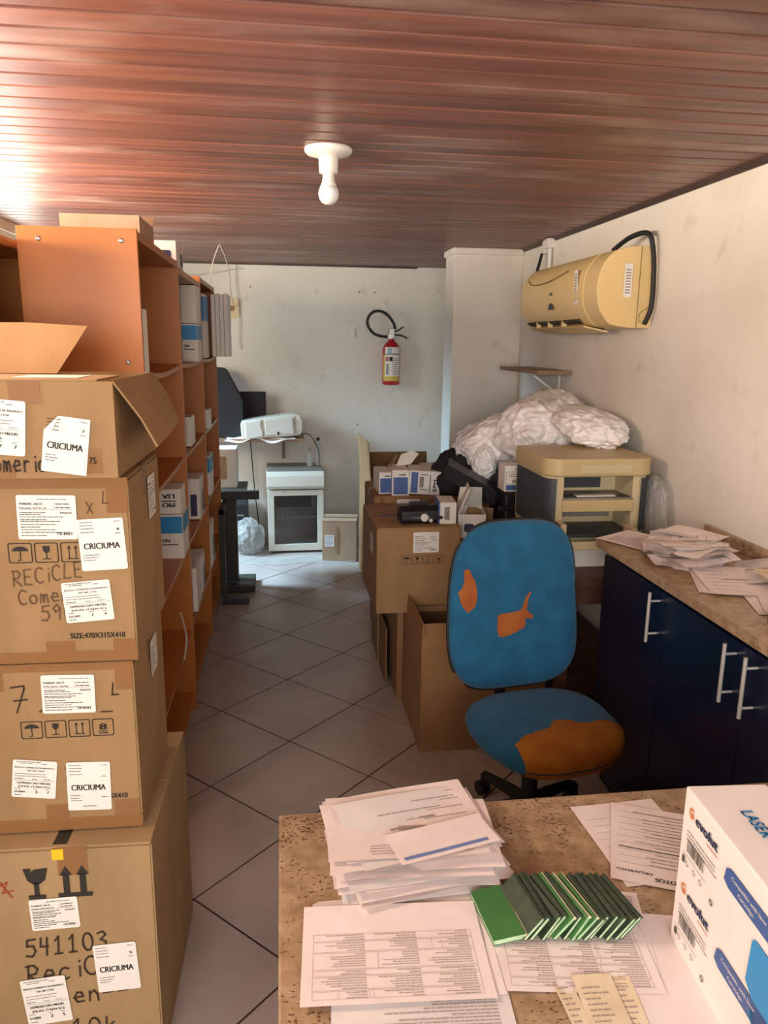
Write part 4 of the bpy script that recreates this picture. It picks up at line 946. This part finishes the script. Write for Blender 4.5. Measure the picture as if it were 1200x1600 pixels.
# green booklets
r = random.Random(3)
def booklet(label, x, y, z, rx, ry, rz, w=.052, h=.115, th=.006, cover=GRN):
    t = thing('green_booklet', label, 'booklet', (x, y, z), 0, 'green booklets fanned on the desk', (rx, ry, rz))
    B('pages', GRNL, t, -w/2+.001, w/2-.003, -h/2+.001, h/2-.001, -th/2+.0007, th/2-.0007)
    B('cover', cover, t, -w/2, w/2, -h/2, h/2, th/2-.0007, th/2); B('cover', cover, t, -w/2, w/2, -h/2, h/2, -th/2, -th/2+.0007)
    B('spine', PAPERC if cover is GRN else GRND, t, w/2-.003, w/2+.0008, -h/2, h/2, -th/2, th/2)
booklet('bright green booklet lying flat at the left end of the row', .353, 1.09, ZD+.013, 0, rad(-4), rad(5), .058, .118, .010)
for i in range(14):
    x = .392+i*.0123
    od = ['second', 'third', 'fourth', 'fifth', 'sixth', 'seventh', 'eighth', 'ninth', 'tenth', 'eleventh', 'twelfth', 'thirteenth', 'fourteenth', 'last'][i]
    booklet(od+(' from the left in the green row, a dark green leaning booklet' if i not in (4, 6, 7) else ' from the left in the green row, a booklet with a cream spine'), x, 1.092-.0016*i+r.uniform(-.003, .003), ZD+.0255, 0, rad(-46+r.uniform(-5, 5)), rad(9+r.uniform(-4, 4)), .05, .112+r.uniform(-.004, .004), .007, GRN if i in (4, 6, 7) else GRND)
# receipts at the bottom
sheet('receipt', 'cream receipt strip lying left of the wider one at the bottom', 'receipt', (.418, .905, ZD+.002), rad(3), (.03, .12), PAPERC, 'receipt', 241, .001)
sheet('receipt', 'wide cream receipt with faded print at the bottom of the desk', 'receipt', (.462, .885, ZD+.004), rad(-3), (.062, .14), PAPERC, 'receipt', 242, .002)
sheet('receipt', 'narrow cream receipt with a dark edge right of the wide one', 'receipt', (.505, .89, ZD+.002), rad(-6), (.03, .12), PAPERC, 'receipt', 243, .001)
# white printed carton at the right
w, d, h = .132, .60, .282
t = thing('white_carton', 'white printed carton with blue banners at the right desk edge', 'box', (0, 0, 0))
t.location = (.633+.066-.021, 1.022-.30-.004, ZD); t.rotation_euler = (0, 0, rad(-4))
G().box(-w/2, w/2, -d/2, d/2, 0, h).build('body', mat('white_card', '#EDE4DF', '#F3EBE6', .6), t, bevel=.003)
L = face(w, d, h, 'left'); TP = frame((-w/2, d/2, h+.0008), (0, -1, 0), (1, 0, 0))
def ev(g, x, y):
    text(g, 'evolut', x+.03, y, .017, .068, .02)
def ev2(g, x, y):
    barcode(g, x+.015, y-.06, .055, .022, 5); bar(g, x+.004, y-.068, .075, .0008)
    rr = random.Random(2)
    for j in range(3): greek(g, x+.01, y-.026-.007*j, .1, .0014, rr)
    for j in range(3): ribbon(g, arc(x+.02+.022*j, y-.08, .004, 0, 360, 10), .001)
    bar(g, x+.003, y-.085, .008, .012); ribbon(g, arc(x+.10, y-.085, .004, 0, 360, 8), .002)
for y in (.243, .108):
    print_on(t, L, lambda g: ev(g, .015, y), NAVYP, 'logo_lettering'); print_on(t, L, lambda g: ev2(g, .012, y), INKG, 'small_print')
    print_on(t, L, lambda g: (ribbon(g, arc(.031, y+.009, .0075, 60, 300, 8), .003), poly(g, [(.029, y+.002), (.037, y+.004), (.035, y+.012), (.03, y+.01)])), ORNG, 'logo_mark')
    print_on(t, L, lambda g: bar(g, .08, y-.008, .035, .0014), REDP, 'logo_underline')
    print_on(t, L, lambda g: poly(g, [(.138, y-.022), (.142, y-.002), (.152, y+.004), (.40, y+.004), (.40, y-.028), (.152, y-.028)]), BLUEP, 'banner')
    print_on(t, L @ T(0, 0, .0004), lambda g: (text(g, 'Compatible with laser', .158, y-.009, .006, .09, .01), text(g, 'Cartridge', .178, y-.021, .006, .04, .01)), STK, 'banner_lettering')
print_on(t, L, lambda g: poly(g, [(.218, .125), (.222, .19), (.228, .197), (.32, .197), (.32, .068), (.255, .068), (.235, .085), (.24, .11)]), BLUES, 'product_picture')
print_on(t, TP, lambda g: text(g, 'LASER T', .073, .05, .02, .085, .012), BLUES, 'lid_lettering')

# ------------------------------------------------------------------ chair
def pad(hx, hy, T_, n_exp=3.2, taper=0., res=90, crown=.012):
    """pad in the xy plane, thickness T_ ; returns vertex list of the whole pad via two grids"""
    def surf(u, v, sgn):
        u, v = 2*u-1, 2*v-1
        m = max(abs(u), abs(v))
        if m < 1e-6: x = y = 0
        else:
            a = math.atan2(v, u); c, s = abs(cos(a)), abs(sin(a))
            rr = (c**n_exp+s**n_exp)**(-1/n_exp); x, y = m*rr*cos(a), m*rr*sin(a)
        z = sgn*T_/2*max(0, 1-m**7)**.42 + (crown*(1-m*m) if sgn > 0 else 0)
        return Vector((x*hx*(1+taper*y), y*hy, z)), m
    return surf
def pad_mesh(surf, bend, res=72):
    g = G()
    for sgn in (1, -1): g.grid(lambda u, v: bend(surf(u, v, sgn)[0]), res, res)
    me = g.mesh('pad', None, True); bm = bmesh.new(); bm.from_mesh(me); bmesh.ops.remove_doubles(bm, verts=bm.verts[:], dist=.0004); bmesh.ops.recalc_face_normals(bm, faces=bm.faces[:]); 
    return bm, me
def in_poly(x, y, pl):
    c = False
    for i in range(len(pl)):
        (x1, y1), (x2, y2) = pl[i-1], pl[i]
        if (y1 > y) != (y2 > y) and x < (x2-x1)*(y-y1)/(y2-y1)+x1: c = not c
    return c
def patch_mesh(surf, bend, pl, off, res=150, both=False, rough=.004):
    g = G(); idx = {}
    for sgn in ((1, -1) if both else (1,)):
        P = [[surf(i/res, j/res, sgn)[0] for i in range(res+1)] for j in range(res+1)]
        for j in range(res):
            for i in range(res):
                q = [P[j][i], P[j][i+1], P[j+1][i+1], P[j+1][i]]; c = (q[0]+q[2])/2
                nn = noise.noise(Vector((c.x*45, c.y*45, 0)))*rough
                if in_poly(c.x+nn, c.y+nn, pl):
                    if sgn < 0 and c.z < -.03: continue
                    g.add([bend(p*1.0+Vector((p.x*.012, p.y*.012, off*sgn+ .0004*noise.noise(p*300)))) for p in q], [(0, 1, 2, 3)])
    return g
ch = thing('office_chair', 'worn blue office chair with torn upholstery behind the desk', 'chair', (.833, 2.32, 0), rad(9))
# backrest: pad plane stands up; pad x -> chair x, pad y -> up, pad z -> towards the sitter (-y)
bs = pad(.246, .302, .07, 3.6, -.06)
bm_ = frame((-.0, .17, .798), (1, 0, 0), (0, .10, 1))
bb = lambda p: bm_ @ Vector((p.x, p.y, p.z + .30*p.x*p.x - .02*cos(p.y*6)))
bm, me = pad_mesh(bs, bb); bm.to_mesh(me); bm.free(); me.materials.append(BLUEF); me.polygons.foreach_set('use_smooth', [True]*len(me.polygons))
link('backrest', me, ch)
ringp = [bb(Vector((bs(.5+.5*max(-1, min(1, 1.3*cos(a))), .5+.5*max(-1, min(1, 1.3*sin(a))), 1)[0].x*1.004, bs(.5+.5*max(-1, min(1, 1.3*cos(a))), .5+.5*max(-1, min(1, 1.3*sin(a))), 1)[0].y*1.004, -.004))) for a in [2*pi*i/96 for i in range(97)]]
G().tube(ringp, .006, 8).build('piping', PIPE, ch, smooth=True)
patch_mesh(bs, bb, [(-0.2, 0.14), (-0.185, 0.145), (-0.17, 0.12), (-0.155, 0.08), (-0.15, 0.05), (-0.16, 0.01), (-0.185, -0.01), (-0.205, 0.01), (-0.214, 0.04), (-0.222, 0.06), (-0.205, 0.08), (-0.2, 0.11)], .0018).build('foam_tear', FOAMR, ch)['label'] = 'orange foam showing through a tear at the left edge'
patch_mesh(bs, bb, [(-0.075, -0.03), (-0.06, -0.025), (0, -0.02), (0.018, -0.015), (0.025, 0.015), (0.045, 0.045), (0.052, 0.042), (0.038, 0.01), (0.035, -0.02), (0.062, -0.042), (0.06, -0.05), (0.032, -0.048), (0.03, -0.08), (-0.01, -0.095), (-0.045, -0.105), (-0.075, -0.105)], .0018).build('foam_tear', FOAMR, ch)['label'] = 'rust foam showing through a square tear'
ss = pad(.252, .22, .085, 2.7, .04)
sm = frame((.012, -.075, .442), (1, 0, 0), (0, 1, .05))
sb = lambda p: sm @ Vector((p.x, p.y, p.z - (.25*max(0, -p.y-.12))))
bm, me = pad_mesh(ss, sb); bm.to_mesh(me); bm.free(); me.materials.append(BLUEF); me.polygons.foreach_set('use_smooth', [True]*len(me.polygons))
link('seat', me, ch)
patch_mesh(ss, sb, [(-.15, -.3), (-.165, -.17), (-.175, -.13), (-.12, -.10), (-.03, -.085), (.0, -.05), (.05, -.055), (.09, -.085), (.17, -.075), (.21, -.085), (.26, -.10), (.26, -.3)], .0022, 150, True).build('foam_tear', FOAM, ch)['label'] = 'large area of bare orange foam along the front'
B('seat_plate', BLKM, ch, -.13, .13, -.2, .1, .375, .402, bevel=.004)
G().prism([(-.03, .37), (.03, .37), (.03, .40), (-.03, .40)], -.05, .20, 'Y').build('back_arm', BLKM, ch)
G().tube(smooth_path([(0, .18, .385), (0, .24, .40), (0, .25, .5), (0, .235, .68)]), .022, 8).build('back_arm', BLKM, ch)
G().lathe([(.028, .10), (.028, .24), (.02, .24), (.02, .376)], 16).build('gas_column', BLK, ch, loc=(0, -.02, 0))
for i in range(5):
    a = rad(100+72*i); c, s = cos(a), sin(a)
    G().tube([(.0, -.02, .13), (.12*c, -.02+.12*s, .115), (.27*c, -.02+.27*s, .085)], [.026, .022, .016], 8).build('base_leg', BLKM, ch)
    m = frame((.28*c, -.02+.28*s, .028), (c, s, 0), (0, 0, 1))
    for q in (-.022, .008): G().lathe([(.02, q), (.028, q+.002), (.028, q+.012), (.02, q+.014)], 14).build('caster', BLK, ch, mw=m)
    B('caster_fork', BLK, ch, .262*c-.012, .262*c+.028*abs(c)+.012, -.02+.27*s-.014, -.02+.27*s+.014, .045, .085)

# ------------------------------------------------------------------ ceiling lamp
t = thing('ceiling_lamp', 'white porcelain lamp holder with a bare bulb on the plank ceiling', 'lamp', (.165, 2.68, ZC))
G().lathe([(.078, -.001), (.078, -.012), (.07, -.02), (.05, -.024), (.035, -.028)], 32).build('holder_base', CERAM, t, smooth=True)
G().lathe([(.033, -.02), (.031, -.075), (.027, -.078)], 24).build('socket', CERAM, t, smooth=True)
bl = G().lathe([(.018, -.07), (.0195, -.09), (.022, -.105), (.028, -.118)], 24).build('bulb', CERAM, t, smooth=True)
G().lathe([(.028, -.118), (.033, -.132), (.034, -.142), (.031, -.155), (.024, -.166), (.013, -.173), (.002, -.175)], 24).build('diffuser', BULB, bl, smooth=True)

# ------------------------------------------------------------------ air conditioner, cable, conduit box, corner shelf
AY0, AY1 = 3.28, 4.36
t = thing('air_conditioner', 'yellowed split air conditioner high on the right wall', 'air conditioner', (XR, (AY0+AY1)/2, 1.775))
L2 = (AY1-AY0)/2
prof = [(0, 0), (-.06, 0)]+[(-.06-.0, 0)]+[(-.155, .005), (-.195, .03), (-.225, .075), (-.24, .13), (-.24, .19), (-.228, .25), (-.20, .295), (-.16, .325), (-.10, .343), (0, .346)]
prof = [(0, .0), (-.09, .0), (-.175, .012), (-.21, .04), (-.238, .085), (-.25, .14), (-.248, .20), (-.235, .255), (-.205, .30), (-.165, .328), (-.10, .343), (0, .346)]
prof = [(p.x, p.y) for p in smooth_path([(a, b, 0) for a, b in prof[1:-1]], 4)]; prof = [(0, 0)]+prof+[(0, .346)]
G().prism(prof, -L2, L2).build('housing', ACY, t, bevel=.003)
pf = [(a-.004, b) if a < -.1 else (a, b) for a, b in prof[5:-1]]
G().prism([(a, b) for a, b in pf]+[(-.1, .33), (-.1, .03)], -L2+.16, L2-.012).build('front_panel', ACY, t)
# moulded curved grip near the top of the panel
G().tube(smooth_path([(-.235, L2-.08, .265), (-.252, L2-.2, .235), (-.254, L2-.45, .235), (-.238, L2-.68, .27)]), .003, 6).build('panel_seam', ACD, t)
G().prism([(-.225, .035), (-.215, .045), (-.09, .02), (-.09, -.003), (-.17, .008)], -L2+.26, L2-.05).build('air_slot', VENT, t)
G().prism([(-.215, .006), (-.21, .012), (-.09, -.012), (-.095, -.018)], -L2+.22, L2-.08).build('louver', ACY, t)
for y in (-.1, .1, .28): B('louver_pin', ACY, t, -.225, -.20, L2-.5+y-.006, L2-.5+y+.006, .012, .04)
G().prism(arc(0, 0, .032, 0, 180, 8), 0, .004, 'Z').build('badge', SLATE, t, mw=frame((-.2555, L2-.52, .095), (0, -1, 0), (-.12, 0, 1)))
B('indicator', SLATE, t, -.257, -.2535, L2-.52, L2-.49, .165, .178)
# end cap details on the near end
G().prism([(0, .004), (-.06, .004), (-.06, .342), (0, .342)], -L2-.004, -L2, 'Y').build('end_cap', ACY, t)
G().tube([(-.062, -L2-.003, .003), (-.062, -L2-.003, .343)], .0015, 5).build('panel_seam', ACD, t)
G().tube(smooth_path([(-.05, -L2-.006, .02), (-.05, -L2-.006, .06), (-.02, -L2-.006, .085), (-.003, -L2-.006, .085)]), .0015, 5).build('panel_seam', ACD, t)
o = G().prism(rrect(-.018, -.07, .018, .07, .006, 3), 0, .001, 'Z').build('rating_label', STK, t, mw=frame((-.115, -L2-.003, .2), (1, 0, 0), (0, 0, 1)))
print_on(o, Matrix.Identity(4) @ T(0, 0, .0006), lambda g: [bar(g, -.012, -.055+.012*i, .024, .006) for i in range(9)], PRINT)
o = G().prism(rrect(-.02, -.075, .02, .075, .004, 2), 0, .001, 'Z').build('energy_label', STK, t, mw=frame((-.2545, -L2+.24, .185), (0, -1, 0), (-.05, 0, 1)))
print_on(o, T(0, 0, .0006), lambda g: [bar(g, -.016, -.065+.013*i, .012+.002*i, .008) for i in range(10)], PRINT)
tag(G().tube(smooth_path([(1.52, 3.50, 2.125), (1.54, 3.38, 2.165), (1.57, 3.27, 2.17), (1.585, 3.24, 2.10), (1.59, 3.225, 1.98), (1.59, 3.225, 1.86), (1.575, 3.245, 1.79)], 8), .011, 10).build('ac_cable', RUB, None, smooth=True), 'thick black cable curving over the end of the air conditioner', 'cable')
t = thing('conduit_box', 'white conduit box at the top of the wall above the air conditioner', 'conduit', (XR, 4.58, 2.255))
B('box', WHITEP, t, -.045, 0, -.04, .04, 0, .055, bevel=.004); G().tube([(-.02, 0, 0), (-.02, 0, -.12)], .011, 10).build('pipe', WHITEP, t); B('box', WHITEP, t, -.03, 0, .07, .12, -.02, .055, bevel=.004)
G().tube(smooth_path([(-.035, .1, -.02), (-.05, .09, -.07), (-.08, .04, -.13)]), .009, 8).build('cable', RUB, t, smooth=True)
t = thing('corner_shelf', 'small bare wooden shelf on brackets below the air conditioner', 'shelf', (XR, 4.55, 1.535))
B('board', WOODB, t, -.205, 0, -.40, .35, 0, .022, bevel=.002)
for y in (-.2,):
    G().prism([(-.17, -.012), (-.15, -.012), (0, -.12), (0, -.14)], y-.012, y+.012).build('bracket', WHITEP, t); B('bracket', WHITEP, t, -.18, 0, y-.012, y+.012, -.008, 0); B('bracket', WHITEP, t, -.008, 0, y-.012, y+.012, -.15, -.008)

# ------------------------------------------------------------------ extinguisher, wall plates, wires at the rear wall
t = thing('fire_extinguisher', 'red fire extinguisher with a looped hose hanging on the rear wall', 'fire extinguisher', (.925, 6.51, 1.345))
R_ = .073
G().lathe([(.05, 0), (R_-.006, .003), (R_, .014), (R_, .30), (R_-.008, .325), (.045, .352), (.024, .366), (.022, .385)], 32).build('cylinder', REDX, t, smooth=True)
def wrap(a0, a1, z0, z1, m, rr=R_+.0012, par=None, name='label'):
    return G().grid(lambda u, v: (rr*sin(rad(a0+(a1-a0)*u)), -rr*cos(rad(a0+(a1-a0)*u)), z0+(z1-z0)*v), 14, 1).build(name, m, par or t, smooth=True)
wrap(-58, 60, .035, .075, YELL, name='yellow_band'); o = wrap(-52, 58, .075, .315, STK, name='instruction_label'); wrap(-30, -5, .265, .308, LBLU, R_+.0018, o, 'blue_print')
wrap(-70, -52, .035, .25, YELL, name='yellow_band')
for i in range(9): wrap(2, 45+5*(i % 2), .09+.016*i, .096+.016*i, PRINT, R_+.0018, o, 'text_line')
for i in range(7): wrap(-42, -22, .09+.013*i, .098+.013*i, INKG, R_+.0018, o, 'text_line')
wrap(-45, -25, .20, .235, REDP, R_+.0018, o, 'pictogram'); wrap(-20, 2, .20, .235, INK, R_+.0018, o, 'pictogram')
wrap(-50, 55, .255, .262, INKG, R_+.0018, o, 'text_line')
B('valve', SCREW, t, -.022, .026, -.02, .02, .382, .47, bevel=.005)
G().lathe([(.02, 0), (.02, .014)], 14).build('gauge', CHROME, t, mw=frame((-.015, -.022, .40), (1, 0, 0), (0, 0, 1)))
G().tube([(.02, 0, .44), (.06, 0, .455), (.105, 0, .485)], [.007, .007, .005], 8).build('handle', STEEL, t)
G().tube(smooth_path([(.02, 0, .415), (.07, 0, .414), (.11, 0, .402), (.135, 0, .385)]), .007, 8).build('lever', STEEL, t)
G().tube(smooth_path([(.0, -.01, .40), (-.08, -.01, .402), (-.15, -.01, .425), (-.20, -.01, .485), (-.20, -.01, .55), (-.155, -.01, .60), (-.09, -.01, .605), (-.03, -.01, .57), (.015, -.01, .51), (.03, -.01, .46)], 8), .0115, 10).build('hose', RUB, t, smooth=True)
B('wall_hook', STEEL, t, -.015, .015, .05, .088, .36, .42)
tag(B('wall_plate', WHITEP, None, .585, .625, YB-.014, YB, 1.735, 1.81, bevel=.004), 'small white switch plate on the rear wall left of the extinguisher', 'switch')
t = thing('socket_plate', 'yellowed round-cornered socket plate on the rear wall by the bookcases', 'socket', (-.385, YB, 1.95))
G().prism(rrect(-.06, -.07, .055, .085, .02, 4), 0, .012, 'Z', frame((0, 0, 0), (1, 0, 0), (0, 0, 1))).build('plate', PLATE, t, bevel=.003)
G().lathe([(.022, 0), (.022, .016), (.014, .017)], 16).build('jack', ACD, t, mw=frame((-.01, -.004, .005), (1, 0, 0), (0, 0, 1)))
def wire(label, pts, rr=.004): tag(G().tube(smooth_path(pts), rr, 6).build('hanging_wire', WIRE), label, 'wire')
wire('pale wire hanging from the ceiling beside the white cartons, left of the pair', [(-.39, 5.35, 2.31), (-.43, 5.33, 2.2), (-.455, 5.3, 2.05), (-.45, 5.25, 1.99)])
wire('pale wire running from the ceiling to the socket plate, right of the pair', [(-.385, 5.35, 2.31), (-.36, 5.5, 2.24), (-.36, 5.9, 2.16), (-.38, 6.3, 2.05), (-.37, 6.56, 1.97)])
wire('loose wire dangling down the rear wall past the socket plate', [(-.35, 6.58, 2.30), (-.355, 6.57, 2.15), (-.34, 6.57, 2.0), (-.335, 6.57, 1.85), (-.342, 6.57, 1.72), (-.335, 6.57, 1.63)])
wire('wire sagging along the top of the rear wall behind the bookcases', [(-.95, 6.58, 2.22), (-.7, 6.57, 2.21), (-.5, 6.57, 2.235), (-.38, 6.57, 2.26), (-.30, 6.57, 2.27)])
